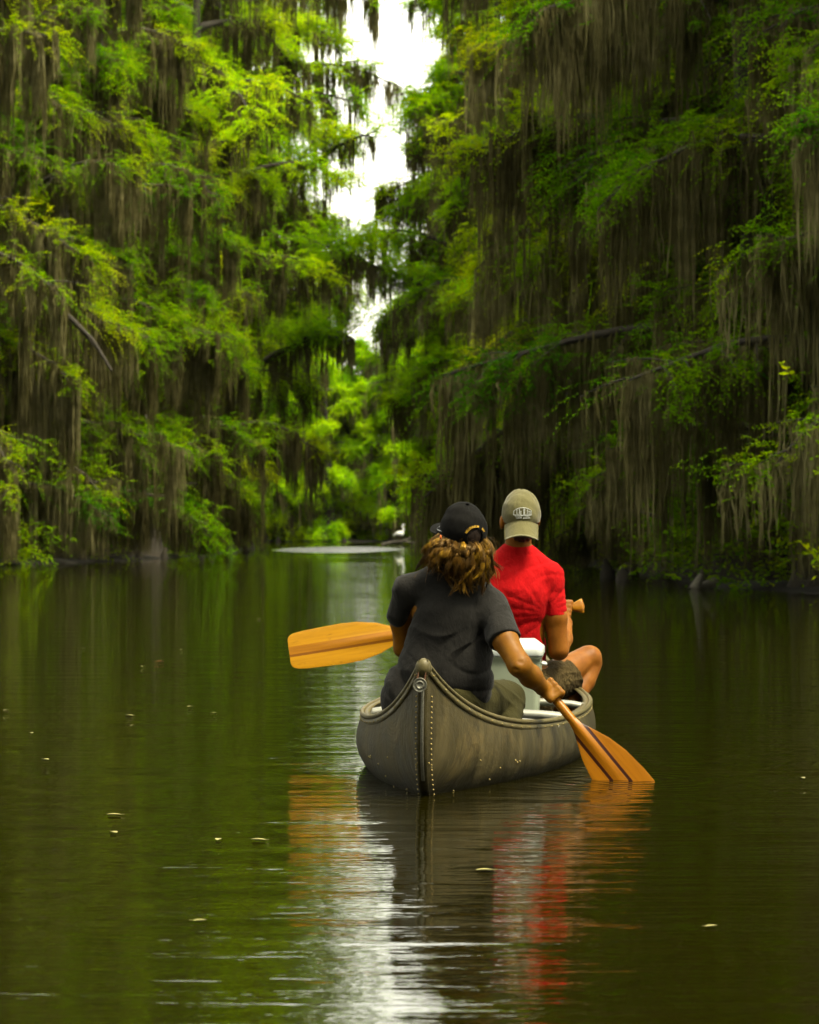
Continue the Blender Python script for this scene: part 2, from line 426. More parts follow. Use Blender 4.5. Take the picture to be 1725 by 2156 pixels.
# ------------------------------------------------------------------ trees
def unit(v): return v/(np.linalg.norm(v, axis=-1, keepdims=True)+1e-9)
def fronds(rg, base, dirn, L, M_=13, leaf=0.125, wid=0.042):
    """feathery sprays: base (N,3), dirn (N,3), length (N,) -> leaf faces"""
    N = len(base); t = np.linspace(0.08, 1, M_)
    droop = rg.uniform(0.10, 0.85, N)**1.3
    d = unit(dirn)
    ax = base[:, None, :] + d[:, None, :]*(L[:, None]*t)[..., None]
    ax[..., 2] -= (droop[:, None]*L[:, None])*t**2
    side = unit(np.cross(d, np.array([0, 0, 1.0])) + rg.normal(0, 0.25, (N, 3)))
    sgn = np.where(np.arange(M_) % 2 == 0, 1.0, -1.0)
    u = side[:, None, :]*sgn[None, :, None] + d[:, None, :]*0.55 + rg.normal(0, 0.22, (N, M_, 3)); u[..., 2] -= 0.15
    u = unit(u)
    nrm = unit(np.array([0, 0, 1.0]) + rg.normal(0, 0.45, (N, M_, 3)))
    v = unit(np.cross(nrm, u))
    ll = leaf*(1.15-0.65*t)[None, :, None]*rg.uniform(0.75, 1.3, (N, M_, 1)); ww = wid*rg.uniform(0.8, 1.3, (N, M_, 1))
    V = np.stack([ax, ax+u*ll*0.5+v*ww*0.5, ax+u*ll, ax+u*ll*0.5-v*ww*0.5], 2).reshape(-1, 3)
    return V, np.arange(len(V)).reshape(-1, 4)

def moss_strands(rg, P, L, w=0.035, K=7):
    N = len(P); t = np.linspace(0, 1, K)
    Q = np.repeat(P[:, None, :], K, 1)
    Q[..., 2] -= L[:, None]*t
    jit = rg.normal(0, 0.021, (N, K, 3)); jit[..., 2] = 0; jit[:, 0] = 0
    Q = Q + np.cumsum(jit, 1)
    ww = w*rg.uniform(0.6, 1.7, N)[:, None]*(np.sin(PI*np.clip(0.22+0.78*t, 0, 1))**0.7+0.05)[None, :]*rg.uniform(0.75, 1.25, (N, K))
    a = rg.uniform(0, 2*PI, N); side = np.stack([np.cos(a), np.sin(a), a*0], -1)
    return ribbons(Q, ww, side)

def tree_meshes(seed, lf=0.092, lw=0.030, nm_=17, H=17.0, R=4.6, h0=2.0, nl=17, moss=1.0, leaf=1.0, lod=1.0, r0=0.42, narrow=0.45, vase=0.0, pale=False, taper=1.4):
    """trunk, crown and moss of a bald cypress; lod > 1 = fewer, larger leaves for far trees"""
    rg = np.random.default_rng(seed)
    trunk = Acc(); K = 26; S = 20
    zz = np.concatenate([np.linspace(-0.5, 3.2, 12), np.linspace(3.9, H, K-12)])
    lean = rg.normal(0, 0.02, 2)
    cx = lean[0]*zz + 0.10*np.sin(zz*0.5+seed); cy = lean[1]*zz + 0.10*np.cos(zz*0.43+seed)
    rad = r0*(1-np.clip(zz, 0, H)/H*0.88) + r0*1.15*np.exp(-np.clip(zz+0.5, 0, 9)/0.95)
    a = np.arange(S)/S*2*PI; nf = rg.integers(6, 9)
    fl = 1 + (0.30*np.exp(-np.clip(zz, 0, 99)/1.6))[:, None]*np.abs(np.cos(a*nf/2+seed))[None, :]*1.3 - 0.12*np.exp(-np.clip(zz, 0, 99)/1.6)[:, None]
    V = np.stack([cx[:, None]+rad[:, None]*fl*np.cos(a), cy[:, None]+rad[:, None]*fl*np.sin(a), zz[:, None]*np.ones(S)], -1)
    idx = np.arange(K*S).reshape(K, S)
    trunk.add(V, np.stack([idx[:-1], np.roll(idx, -1, 1)[:-1], np.roll(idx, -1, 1)[1:], idx[1:]], -1).reshape(-1, 4))
    # knees round the foot
    for _ in range(4):
        q = rg.uniform(0, 2*PI); rr = rg.uniform(0.8, 2.0); hk = rg.uniform(0.15, 0.45)
        p = np.array([[rr*np.cos(q), rr*np.sin(q), -0.4], [rr*np.cos(q), rr*np.sin(q), 0.1], [rr*np.cos(q)+0.03, rr*np.sin(q), hk*0.7], [rr*np.cos(q)+0.05, rr*np.sin(q), hk]])
        trunk.add(*tubes(p[None], np.array([[0.17, 0.12, 0.07, 0.025]]), 6))
    LP, LR, SP, SR = [], [], [], []
    sub_o, sub_d, sub_l = [], [], []
    t = np.linspace(0, 1, 10)
    for i in range(nl):
        f = (i + rg.uniform(-0.3, 0.3))/(nl-1); f = min(max(f, 0), 1)
        h = h0 + (H-h0-0.4)*f**0.95
        az = i*2.399 + rg.uniform(-0.4, 0.4)
        ln = R*(1-(1-narrow)*f**taper)*rg.uniform(0.72, 1.12)
        if vase: ln *= 0.30 + 0.70*min(1.0, (h/vase)**1.5)
        c0 = np.array([np.interp(h, zz, cx), np.interp(h, zz, cy), h])
        d = np.array([math.cos(az), math.sin(az), 0.0])
        rise = rg.uniform(-0.05, 0.45)*ln; drop = rg.uniform(0.05, 0.50)*ln
        sidew = np.array([-d[1], d[0], 0])*rg.uniform(-0.18, 0.18)*ln
        P = c0 + d*ln*t[:, None] + sidew*(t**2)[:, None]
        P[:, 2] += rise*np.sin(t*PI*0.62) - drop*t**2.4 + 0.03*np.sin(t*9+i)
        LP.append(P); LR.append(np.linspace(0.022*ln+0.02, 0.012, 10))
        for j in range(11):
            tj = 0.18 + 0.80*(j+rg.uniform(0, 0.7))/11
            o = np.array([np.interp(tj, t, P[:, q]) for q in range(3)])
            sg = 1 if j % 2 else -1; an = az + sg*rg.uniform(0.45, 1.25)
            sl_ = ln*rg.uniform(0.16, 0.36)*(1.15-0.6*tj)
            sub_o.append(o); sub_d.append([math.cos(an), math.sin(an), rg.uniform(-0.55, 0.45)]); sub_l.append(sl_)
        sub_o.append(P[-2]); sub_d.append([d[0], d[1], -0.2]); sub_l.append(0.12*ln)
    trunk.add(*tubes(np.array(LP), np.array(LR), 6))
    so, sdn, sln = np.array(sub_o), unit(np.array(sub_d)), np.array(sub_l)
    ts = np.linspace(0, 1, 6)
    SPa = so[:, None, :] + sdn[:, None, :]*(sln[:, None]*ts)[..., None]; SPa[..., 2] -= 0.22*sln[:, None]*ts**2
    trunk.add(*tubes(SPa, np.linspace(0.02, 0.006, 6)[None]*np.ones((len(so), 1)), 4))
    tm = trunk.mesh('trunk', M['bark'])
    # foliage: dense pads on part of the side branches, so that clumps and gaps alternate
    ns = len(so); dens = rg.uniform(0, 1, ns)
    dens = np.where(dens > 0.36, dens, 0.15)
    nfr = np.maximum(1, (26*leaf*dens*(0.5+sln)/lod**1.1)).astype(int)
    ii = np.repeat(np.arange(ns), nfr); n = len(ii)
    tt = rg.uniform(0.15, 1.05, n)
    base = so[ii] + sdn[ii]*(sln[ii]*tt)[:, None]; base[:, 2] += -0.22*sln[ii]*tt**2 + rg.normal(-0.04, 0.17, n)
    base[:, :2] += rg.normal(0, 0.10, (n, 2))
    dr = sdn[ii] + rg.normal(0, 0.62, (n, 3))*np.array([1, 1, 0.6])
    L = rg.uniform(0.32, 0.75, n)*(0.8+0.2*lod)
    cm = quick_mesh('crown', *fronds(rg, base, dr, L, max(5, int(nm_/lod**0.8)), lf*(1.35*lod**0.8 if lod > 1 else 1), lw*(1.4*lod if lod > 1 else 1)), M['leaf_lit'] if pale else M['leaf'], smooth=False)  # pale picks the leaf colour that has light painted in
    # moss: curtains hung along limbs and side branches
    ac = []; ll = []
    dm = rg.uniform(0, 1, ns)**1.5
    nm = np.maximum(3, (70*moss*dm*(0.35+sln)/lod**1.1)).astype(int)
    ii = np.repeat(np.arange(ns), nm); n = len(ii); tt = rg.uniform(0, 1.0, n)
    b = so[ii] + sdn[ii]*(sln[ii]*tt)[:, None]; b[:, 2] -= 0.22*sln[ii]*tt**2; b += rg.normal(0, 0.03, (n, 3))
    lm = (0.35+1.5*dm)[ii]*rg.uniform(0.45, 1.25, n)
    ac.append(b); ll.append(lm)
    LPa = np.array(LP)
    for P in LPa:
        k = int(100*moss/lod**1.1); tq = np.sort(rg.uniform(0.12, 0.95, k)); amp = 0.5+rg.uniform(0, 1.0)
        q = np.stack([np.interp(tq, t, P[:, z]) for z in range(3)], -1)
        ac.append(q + rg.normal(0, 0.035, (k, 3))); ll.append(amp*(0.7+0.5*np.sin(tq*17+P[0, 2]*3))*rg.uniform(0.5, 1.4, k))
        for _ in range(int(6*moss)):       # heavy ropes of moss
            c = rg.uniform(0.25, 0.97); o = np.array([np.interp(c, t, P[:, z]) for z in range(3)]); kk = int(20/lod)
            Lh = rg.uniform(1.3, 3.3)
            ac.append(o + rg.normal(0, 1, (kk, 3))*np.array([0.055, 0.055, 0.03])); ll.append(Lh*rg.uniform(0.35, 1.0, kk))
    b = np.concatenate(ac); lm = np.concatenate(ll)
    lm = np.minimum(lm, np.maximum(b[:, 2]-0.15, 0.1))
    mm = quick_mesh('moss', *moss_strands(rg, b, lm, 0.024*lod**0.9), M['moss'])
    return tm, cm, mm

def plant_tree(proto, x, y, s, rz, label, group=None, far=False):
    tm, cm, mm = proto
    t = thing('cypress_tree', label, 'tree', (x, y, 0), group)
    t.rotation_euler = (0, 0, rz); t.scale = (s, s, s)
    obj('trunk', tm, t); obj('crown', cm, t); obj('moss', mm, t)
    return t

near_p = [tree_meshes(100+i, H=[17, 15, 18, 14, 16, 17][i], R=[4.6, 4.2, 5.0, 4.0, 4.8, 4.4][i], h0=[1.4, 1.1, 2.0, 1.0, 1.5, 1.2][i],
                      nl=[27, 25, 28, 24, 27, 27][i], moss=[1.7, 2.2, 1.4, 1.8, 2.4, 1.5][i], leaf=[1.5, 1.1, 1.6, 1.3, 1.1, 1.7][i]) for i in range(6)]
tall_p = [tree_meshes(300+i, H=[25, 24, 26][i], R=[6.5, 6.9, 6.2][i], h0=2.0, nl=30, moss=[1.0, 1.3, 0.9][i], leaf=[1.7, 1.4, 1.8][i],
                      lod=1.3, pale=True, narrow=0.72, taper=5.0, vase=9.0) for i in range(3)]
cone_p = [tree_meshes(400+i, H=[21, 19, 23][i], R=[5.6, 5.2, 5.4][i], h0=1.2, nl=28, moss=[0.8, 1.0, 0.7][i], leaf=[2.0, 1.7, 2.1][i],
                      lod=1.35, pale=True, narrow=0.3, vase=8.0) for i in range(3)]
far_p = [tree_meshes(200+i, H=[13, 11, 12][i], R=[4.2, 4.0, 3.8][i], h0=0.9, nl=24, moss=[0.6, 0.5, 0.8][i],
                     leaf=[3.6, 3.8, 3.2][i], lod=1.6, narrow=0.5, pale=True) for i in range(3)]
def row(bank, sgn, ys, off, protos, names, group, sc=(0.92, 1.12)):
    out = []
    for i, y in enumerate(ys):
        x = float(bank(y)) + sgn*(off + rnd.uniform(-0.3, 0.8))
        out.append(plant_tree(protos[rnd.randrange(len(protos))], x, y + rnd.uniform(-0.8, 0.8), rnd.uniform(*sc), rnd.uniform(0, 6.28), names(i, len(ys)), group))
    return out
ORD = ['first', 'second', 'third', 'fourth', 'fifth', 'sixth', 'seventh', 'eighth', 'ninth', 'tenth', 'eleventh', 'twelfth', 'thirteenth', 'fourteenth', 'fifteenth', 'sixteenth']
row(left_bank, -1, [70, 75, 79, 83.5, 88, 92.5, 97, 102], 1.1, near_p,
    lambda i, n: f'moss-hung cypress at the water edge, {ORD[i]} along the left bank counting from the near end', 'cypresses along the left bank')
row(right_bank, 1, [41, 45.5, 50, 55, 60, 65.5, 71, 77, 83], 1.2, near_p,
    lambda i, n: f'moss-hung cypress at the water edge, {ORD[i]} along the right bank counting from the near end', 'cypresses along the right bank')
for i, (x, y, s) in enumerate([(-7.6, 107, 0.98), (-7.4, 116, 1.02), (-7.3, 125, 1.02), (-9.6, 133, 1.05)]):
    plant_tree(tall_p[i % 3], x, y, s, i*2.1+0.7, f'tall leafy cypress left of the sky gap, {ORD[i]} of its row going away', 'tall cypresses left of the sky gap')
for i, (x, y, s) in enumerate([(5.4, 89, 0.85), (4.5, 96, 0.95), (3.3, 102, 0.97), (2.7, 110, 1.0), (2.2, 119, 0.98), (3.2, 126, 0.95)]):
    plant_tree(cone_p[i % 3], x, y, s, i*1.9+0.2, f'bright green cypress right of the sky gap, {ORD[i]} of its row going away', 'bright cypresses right of the sky gap')
row(left_bank, -1, [63, 68, 73, 78, 83, 88, 93, 98, 104], 5.6, near_p,
    lambda i, n: 'shaded cypress standing in the second row behind the left bank', 'second row on the left', (1.1, 1.35))
row(left_bank, -1, [112, 121, 130], 6.0, tall_p,
    lambda i, n: 'tall shaded cypress behind the far half of the left bank', 'tall second row on the left', (1.0, 1.2))
row(right_bank, 1, [33, 38, 43, 48, 53, 58, 64, 70, 76, 82, 89], 5.8, near_p,
    lambda i, n: 'shaded cypress standing in the second row behind the right bank', 'second row on the right', (1.1, 1.35))
row(right_bank, 1, [96, 104, 112, 121, 129], 6.0, tall_p,
    lambda i, n: 'tall shaded cypress behind the far half of the right bank', 'tall second row on the right', (1.0, 1.2))
FARN = ['tall', 'wide', 'low', 'slender', 'round', 'ragged', 'drooping', 'broad', 'bushy', 'spindly', 'thick']
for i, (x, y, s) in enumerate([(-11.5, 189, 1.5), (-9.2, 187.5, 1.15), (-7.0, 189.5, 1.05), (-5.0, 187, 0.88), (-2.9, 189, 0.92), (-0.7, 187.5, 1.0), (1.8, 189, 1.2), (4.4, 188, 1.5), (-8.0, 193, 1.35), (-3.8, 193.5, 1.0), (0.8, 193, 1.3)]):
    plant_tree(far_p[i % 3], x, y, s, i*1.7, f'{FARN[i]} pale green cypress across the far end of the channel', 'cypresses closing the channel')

# far-off wood behind the first rows: one mass nobody could count, plus unseen light-blocking foliage
def wood():
    rg = np.random.default_rng(5); A = Acc()
    C = []
    for y in np.arange(-30, 134, 1.5):
        for sgn, bank in ((-1, left_bank), (1, right_bank)):
            for k in range(15 if y > 36 else 9):
                x = float(bank(y)) + sgn*(rg.uniform(6.5, 24) if y > 36 else rg.uniform(2.5 if y > 14 else -1.5, 14))  # near end: unseen side foliage added to shade the canoe
                C.append((x, y + rg.uniform(-1, 1), rg.uniform(0, 36 if y > 36 else 22)))
    for x in np.arange(-34, 34, 0.9):
        for k in range(26):
            hmax = 11.5 if -8.5 < x < 1 else 20
            C.append((x, rg.uniform(204, 222), rg.uniform(0, hmax)))
    for k in range(1500): C.append((rg.uniform(-22, 22), rg.uniform(-24, -9), rg.uniform(0, 25)))  # unseen foliage added across the water behind the camera, blocking light
    C = np.array(C); n = 70
    B = np.repeat(C, n, 0) + rg.normal(0, 1, (len(C)*n, 3))*np.array([1.0, 1.0, 0.7])
    B[:, 2] = np.abs(B[:, 2])
    u = unit(rg.normal(0, 1, B.shape)); v = unit(np.cross(u, rg.normal(0, 1, B.shape)))
    s1 = rg.uniform(0.10, 0.24, (len(B), 1)); s2 = s1*0.55
    V = np.stack([B-u*s1, B+v*s2, B+u*s1, B-v*s2], 1).reshape(-1, 3)
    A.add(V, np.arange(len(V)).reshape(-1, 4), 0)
    # trunks of the wood
    P = []; 
    for y in np.arange(-28, 133, 3.1):
        for sgn, bank in ((-1, left_bank), (1, right_bank)):
            x = float(bank(y)) + sgn*rg.uniform(7, 14); P.append([[x, y, -0.4], [x, y, 1.2], [x+0.2, y, 6], [x+0.3, y, 20]])
    A.add(*tubes(np.array(P), np.array([[0.75, 0.42, 0.3, 0.12]])*np.ones((len(P), 1)), 9), 1)
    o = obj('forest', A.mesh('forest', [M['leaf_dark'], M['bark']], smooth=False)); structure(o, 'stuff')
    o['label'] = 'dim swamp forest behind the bank trees, with unseen foliage added near the camera'; return o
wood()
def undergrowth():
    rg = np.random.default_rng(9); C = []
    for y in np.arange(34, 134, 0.7):
        for sgn, bank in ((-1, left_bank), (1, right_bank)):
            if y < 60 and sgn < 0: continue
            if rg.uniform() < 0.75:
                C.append((float(bank(y)) + sgn*rg.uniform(-0.5, 3.0), y, rg.uniform(0.1, 1.3)))
                if sgn > 0 and math.sin(y*0.9)+math.sin(y*0.37+1) > 0.1:
                    for _ in range(4): C.append((float(bank(y)) + rg.uniform(-0.9, 1.2), y+rg.uniform(-.4, .4), rg.uniform(0.5, 3.0)))
    for x in np.arange(-12, 5, 0.35): C.append((x, 186.6+rg.uniform(0, 1.5), rg.uniform(0.2, 1.6)))
    C = np.array(C); n = 42
    B = np.repeat(C, n, 0) + rg.normal(0, 1, (len(C)*n, 3))*np.array([0.42, 0.42, 0.28]); B[:, 2] = np.abs(B[:, 2])+0.05
    D = rg.normal(0, 1, B.shape)*np.array([1, 1, 0.4])
    o = obj('undergrowth', quick_mesh('undergrowth', *fronds(rg, B, D, rg.uniform(0.25, 0.6, len(B)), 9, 0.13, 0.05), M['leaf'], smooth=False))
    structure(o, 'stuff'); o['label'] = 'low green undergrowth along both banks'
undergrowth()
# ------------------------------------------------------------------ canoe
PSI = math.atan(0.116); CAN = np.array([0.0376, 10.70, 0.0]); LEN = 4.57
def hull_mat(name, base, dark, light, metal):
    base, dark, light = alb(base), alb(dark), alb(light)
    t = NT(name); tc = t.n('ShaderNodeTexCoord'); p = t.n('ShaderNodeBsdfPrincipled')
    p.inputs['Metallic'].default_value = metal; p.inputs['Specular IOR Level'].default_value = 0.14
    n1 = t.noise(t.mapping(tc.outputs['Object'], (1, 1, 0.35)), 7, 6, 0.65, 0.4)
    n2 = t.noise(t.mapping(tc.outputs['Object'], (1, 1, 0.13)), 38, 4, 0.6)
    n3 = t.noise(tc.outputs['Object'], 3.0, 5, 0.7, 0.6)
    c = t.ramp(n1.outputs[0], [(0.32, dark), (0.5, base), (0.72, light)])
    k = t.ramp(n2.outputs[0], [(0.3, (0.8, 0.79, 0.76)), (0.7, (1.12, 1.1, 1.05))])
    c2 = t.mix(0.75, c.outputs[0], k.outputs[0], 'MULTIPLY')
    # ochre river-scum patches, and the greener weed line at the waterline
    pr = t.ramp(n3.outputs[0], [(0.55, (0, 0, 0)), (0.72, (1, 1, 1))])
    c3 = t.mix(t.math('MULTIPLY', pr.outputs[0], 0.75), c2, (0.085, 0.062, 0.022, 1))
    sx = t.n('ShaderNodeSeparateXYZ'); t.l(tc.outputs['Object'], sx.inputs[0])
    zz = t.math('ADD', sx.outputs[2], t.math('MULTIPLY', t.math('SUBTRACT', n1.outputs[0], 0.5), 0.10))
    wl = t.ramp(zz, [(0.015, (1, 1, 1)), (0.075, (0, 0, 0))])
    c4 = t.mix(t.math('MULTIPLY', wl.outputs[0], 0.75), c3, (0.008, 0.007, 0.0025, 1))
    vo = t.n('ShaderNodeTexVoronoi'); vo.inputs['Scale'].default_value = 42; t.l(tc.outputs['Object'], vo.inputs['Vector'])
    sp = t.ramp(vo.outputs['Distance'], [(0.05, (1, 1, 1)), (0.09, (0, 0, 0))])
    nsp = t.noise(tc.outputs['Object'], 6, 2); spm = t.ramp(nsp.outputs[0], [(0.60, (0, 0, 0)), (0.66, (1, 1, 1))])
    c5 = t.mix(t.math('MULTIPLY', t.math('MULTIPLY', sp.outputs[0], spm.outputs[0]), 0.7), c4, (0.16, 0.125, 0.055, 1))
    t.l(c5, p.inputs['Base Color'])
    r = t.ramp(n1.outputs[0], [(0.3, (0.42, 0.42, 0.42)), (0.7, (0.62, 0.62, 0.62))]); t.l(r.outputs[0], p.inputs['Roughness'])
    hsum = t.math('ADD', t.math('MULTIPLY', n3.outputs[0], 1.0), t.math('MULTIPLY', n2.outputs[0], 0.10))
    b = t.n('ShaderNodeBump'); b.inputs['Strength'].default_value = 0.5; b.inputs['Distance'].default_value = 0.02
    t.l(hsum, b.inputs['Height']); t.l(b.outputs[0], p.inputs['Normal']); t.l(p.outputs[0], t.out.inputs[0])
    return t.m
M['hull'] = hull_mat('weathered_aluminium_hull', (0.062, 0.051, 0.018), (0.018, 0.0145, 0.005), (0.15, 0.12, 0.05), 0.05)
M['lining'] = plain_mat('bare_aluminium_lining', (0.55, 0.53, 0.45), 0.42, 0.7, 0.35, 12)
M['rail'] = plain_mat('gunwale_aluminium', (0.19, 0.155, 0.055), 0.5, 0.1, 0.5, 30, 0.3, 0.25)
M['bar'] = plain_mat('bright_aluminium', (0.50, 0.50, 0.42), 0.4, 0.5, 0.18, 25, 0.05)
M['rivet'] = plain_mat('rivet_metal', (0.50, 0.38, 0.13), 0.35, 0.6, 0.2, 60)
M['rust'] = plain_mat('rusty_iron', (0.16, 0.06, 0.018), 0.8, 0.2, 0.6, 90)
M['tag'] = plain_mat('stamped_metal', (0.33, 0.32, 0.25), 0.4, 0.6, 0.4, 160, 0.4)

canoe = thing('canoe', 'weathered dark aluminium canoe with riveted stern carrying two paddlers', 'canoe', tuple(CAN))
canoe.rotation_euler = (0, math.radians(1.3), -PSI)
CM = Matrix.Translation(Vector(CAN)) @ canoe.rotation_euler.to_matrix().to_4x4()
CMI = CM.inverted()
def hbeam(u): return 0.442*(1-np.abs(2*u-1)**2.2)
def hgun(s):
    e = np.minimum(s, LEN-s); return 0.20 + 0.285*np.exp(-np.clip(e, 0, 9)/0.36)
def stem0(t): return 0.02*t + 0.36*t**5
def cprof(t): return (1+0.065*np.sin(PI*np.clip(t/0.72, 0, 1)))*np.sqrt(np.clip(1-t**4.2, 0, 1))
def hull_pt(u, t, side, off=0.0):
    s = stem0(t) + (LEN-2*stem0(t))*u
    zk = -0.125 + 0.02*np.abs(2*u-1)**3
    hg = hgun(LEN*u); z = zk + (hg-zk)*(1-t)
    wd = np.maximum(hbeam(u)*cprof(t) + 0.006 + off, 0.0005)
    return np.stack([side*wd, s, z + (-off*t**3)], -1)
def hull_shell(off, nu=110, ntt=26, flip=False):
    u = 0.5-0.5*np.cos(np.linspace(0, PI, nu)); tt = np.linspace(0, 1, ntt)**0.9
    tv = np.concatenate([tt, tt[::-1][1:]]); sd = np.concatenate([np.ones(ntt), -np.ones(ntt-1)])
    wz = np.concatenate([np.ones(ntt), np.ones(ntt-1)])
    U, T = np.meshgrid(u, tv, indexing='ij'); P = hull_pt(U, T, sd[None, :], off)
    P[:, ntt-1, 0] = 0
    idx = np.arange(U.size).reshape(U.shape)
    q = np.stack([idx[:-1, :-1], idx[:-1, 1:], idx[1:, 1:], idx[1:, :-1]], -1).reshape(-1, 4)
    return P.reshape(-1, 3), (q[:, ::-1] if flip else q)
obj('lining', quick_mesh('lining', *hull_shell(-0.007, flip=True), M['lining']), canoe)
def gun_path(side, u0=0.0, u1=1.0, n=120, off=0.0, dz=0.0):
    u = u0+(u1-u0)*(0.5-0.5*np.cos(np.linspace(0, PI, n)))
    P = hull_pt(u, np.zeros(n), side, off); P[:, 2] += dz; return P
A = Acc()
oc = np.arange(8)/8*2*PI+PI/8
for sd in (1, -1):
    A.add(*sweep(gun_path(sd), np.stack([np.cos(oc)*0.0115, np.sin(oc)*0.0095], -1)))
    A.add(*sweep(gun_path(sd, off=0.0035, dz=-0.021), np.array([[-0.003, -0.010], [0.003, -0.010], [0.0045, 0.0], [0.003, 0.010], [-0.003, 0.010]])))
    A.add(*sweep(gun_path(sd, off=-0.018, dz=0.002), np.array([[-0.014, -0.002], [0.014, -0.002], [0.014, 0.002], [-0.014, 0.002]])))
obj('gunwale', A.mesh('gunwale', M['rail']), canoe)
A = Acc()
def rivet(p, r=0.0033): A.add(*blob(p, r*1.25, 5, 7), mi=1)
for sd in (1, -1):
    P = gun_path(sd, off=0.0075, dz=-0.021, n=900)
    cum = np.concatenate([[0], np.cumsum(np.linalg.norm(np.diff(P, axis=0), axis=1))])
    for q in np.arange(0.06, cum[-1], 0.105):
        rivet([np.interp(q, cum, P[:, i]) for i in range(3)], 0.0030)
    for t in np.linspace(0.17, 0.97, 25):     # the two rows beside the stem
        for lat in (0.021,):
            u = lat/(0.455*4.4*max(float(cprof(t)), 0.2)); p = hull_pt(np.array(u), np.array(t), sd, 0.001); rivet(p, 0.0031)
    for t, uu in ((0.60, 0.0068), (0.62, 0.0105), (0.45, 0.09), (0.50, 0.13), (0.62, 0.115), (0.72, 0.10), (0.42, 0.16), (0.44, 0.165), (0.43, 0.17), (0.75, 0.05)):
        rivet(hull_pt(np.array(uu), np.array(t), sd, 0.001), 0.0032)
A.add(*hull_shell(0.0)); obj('hull', A.mesh('hull', [M['hull'], M['rivet']]), canoe)
# stem band, bright half-round strip, cap
def stem_path(z0, z1, n, off):
    tt = np.linspace(0, 1, 400); P = hull_pt(np.zeros(400), tt, 0.0)
    z = np.linspace(z0, z1, n); y = np.interp(-z, -P[:, 2], P[:, 1]); return np.stack([z*0, y-off, z], -1)
A = Acc()
A.add(*sweep(stem_path(0.405, 0.10, 30, 0.004), np.stack([np.cos(oc)*0.0062, np.sin(oc)*0.006], -1), up=(0, -1, 0)))
A.add(*sweep(stem_path(0.10, 0.06, 6, 0.003), np.stack([np.cos(oc)*0.0085, np.sin(oc)*0.005], -1), up=(0, -1, 0)))
obj('stem_strip', A.mesh('stem_strip', M['tag']), canoe)
A = Acc()
A.add(*sweep(stem_path(0.44, -0.12, 50, 0.0015), np.stack([np.cos(oc)*0.018, np.sin(oc)*0.0045], -1), up=(0, -1, 0)))
obj('stem_band', A.mesh('stem_band', M['hull']), canoe)
F = Field((-0.05, -0.06, 0.36), (0.05, 0.14, 0.54), 0.0025)
F.ell((0, 0.012, 0.458), (0.029, 0.028, 0.034), 0.01); F.cone((0, 0.012, 0.47), (0, 0.08, 0.445), 0.019, 0.016, 0.012)
for sd in (1, -1): F.cone((0, 0.01, 0.468), (sd*0.03, 0.06, 0.432), 0.012, 0.010, 0.01)
F.ell((0.0, -0.03, 0.435), (0.007, 0.02, 0.018), 0.004, sub=True)
F.build('stern_cap', M['rail'], canoe, 1)
A = Acc()
A.add(*tubes(np.array([[[-0.012, -0.006, 0.452], [-0.017, -0.016, 0.435], [-0.018, -0.020, 0.415]], [[0.011, -0.006, 0.452], [0.010, -0.016, 0.435], [0.006, -0.020, 0.412]]]), np.ones((2, 3))*0.0038, 6))
obj('shackle', A.mesh('shackle', M['rust']), canoe)
A = Acc()
a = np.arange(36)/36*2*PI; rr = [0.0005, 0.0100, 0.0112, 0.0124, 0.0140, 0.0215, 0.0232, 0.0250, 0.0250]; yy = [0, 0, -0.0022, -0.0022, 0, 0.0004, -0.0020, -0.0012, 0.006]
V = np.stack([np.array(rr)[:, None]*np.cos(a), np.array(yy)[:, None]*np.ones(36), np.array(rr)[:, None]*np.sin(a)], -1) + np.array([-0.0075, -0.027, 0.401])
ix = np.arange(9*36).reshape(9, 36)
A.add(V, np.stack([ix[:-1], np.roll(ix, -1, 1)[:-1], np.roll(ix, -1, 1)[1:], ix[1:]], -1).reshape(-1, 4))
dk = obj('round_tag', A.mesh('round_tag', M['tag']), canoe); dk['label'] = 'round grey stamped metal tag'
A = Acc(); A.add(*blob((0.0075, -0.0295, 0.392), 0.0034, 6, 8, (1, 0.5, 1)))
obj('tag_hole', A.mesh('tag_hole', plain_mat('dark_hole', (0.01, 0.008, 0.006), 0.9)), dk)
# decks, thwarts, seats
def deck(u0, u1, nm):
    u = np.linspace(u0, u1, 12); v = np.linspace(-1, 1, 9)
    U, Vv = np.meshgrid(u, v, indexing='ij'); P = hull_pt(U, U*0, 1.0, -0.006); P[..., 0] *= Vv; P[..., 2] += 0.012*(1-Vv**2)-0.004
    idx = np.arange(U.size).reshape(U.shape)
    return obj(nm, quick_mesh(nm, P.reshape(-1, 3), np.stack([idx[:-1, :-1], idx[1:, :-1], idx[1:, 1:], idx[:-1, 1:]], -1).reshape(-1, 4), M['rail']), canoe)
deck(0.004, 0.055, 'deck_plate'); deck(0.90, 0.996, 'deck_plate')
def cross_bar(nm, s, z, dy, dz, mat, n=13):
    u = s/LEN; w_ = float(hull_pt(np.array(u), np.array(0.06), 1.0)[0]) - 0.004
    x = np.linspace(-w_, w_, n); P = np.stack([x, x*0+s, z-0.02*(x/w_)**6], -1)
    a_ = np.arange(12)/12*2*PI
    pr = np.stack([np.sign(np.cos(a_))*np.abs(np.cos(a_))**0.6*dy, np.sin(a_)*dz], -1)
    A = Acc(); A.add(*sweep(P, pr)); return obj(nm, A.mesh(nm, mat), canoe)
cross_bar('thwart', 1.36, 0.188, 0.035, 0.020, M['bar']); cross_bar('thwart', 1.76, 0.196, 0.035, 0.021, M['bar']); cross_bar('thwart', 2.50, 0.205, 0.030, 0.016, M['bar'])
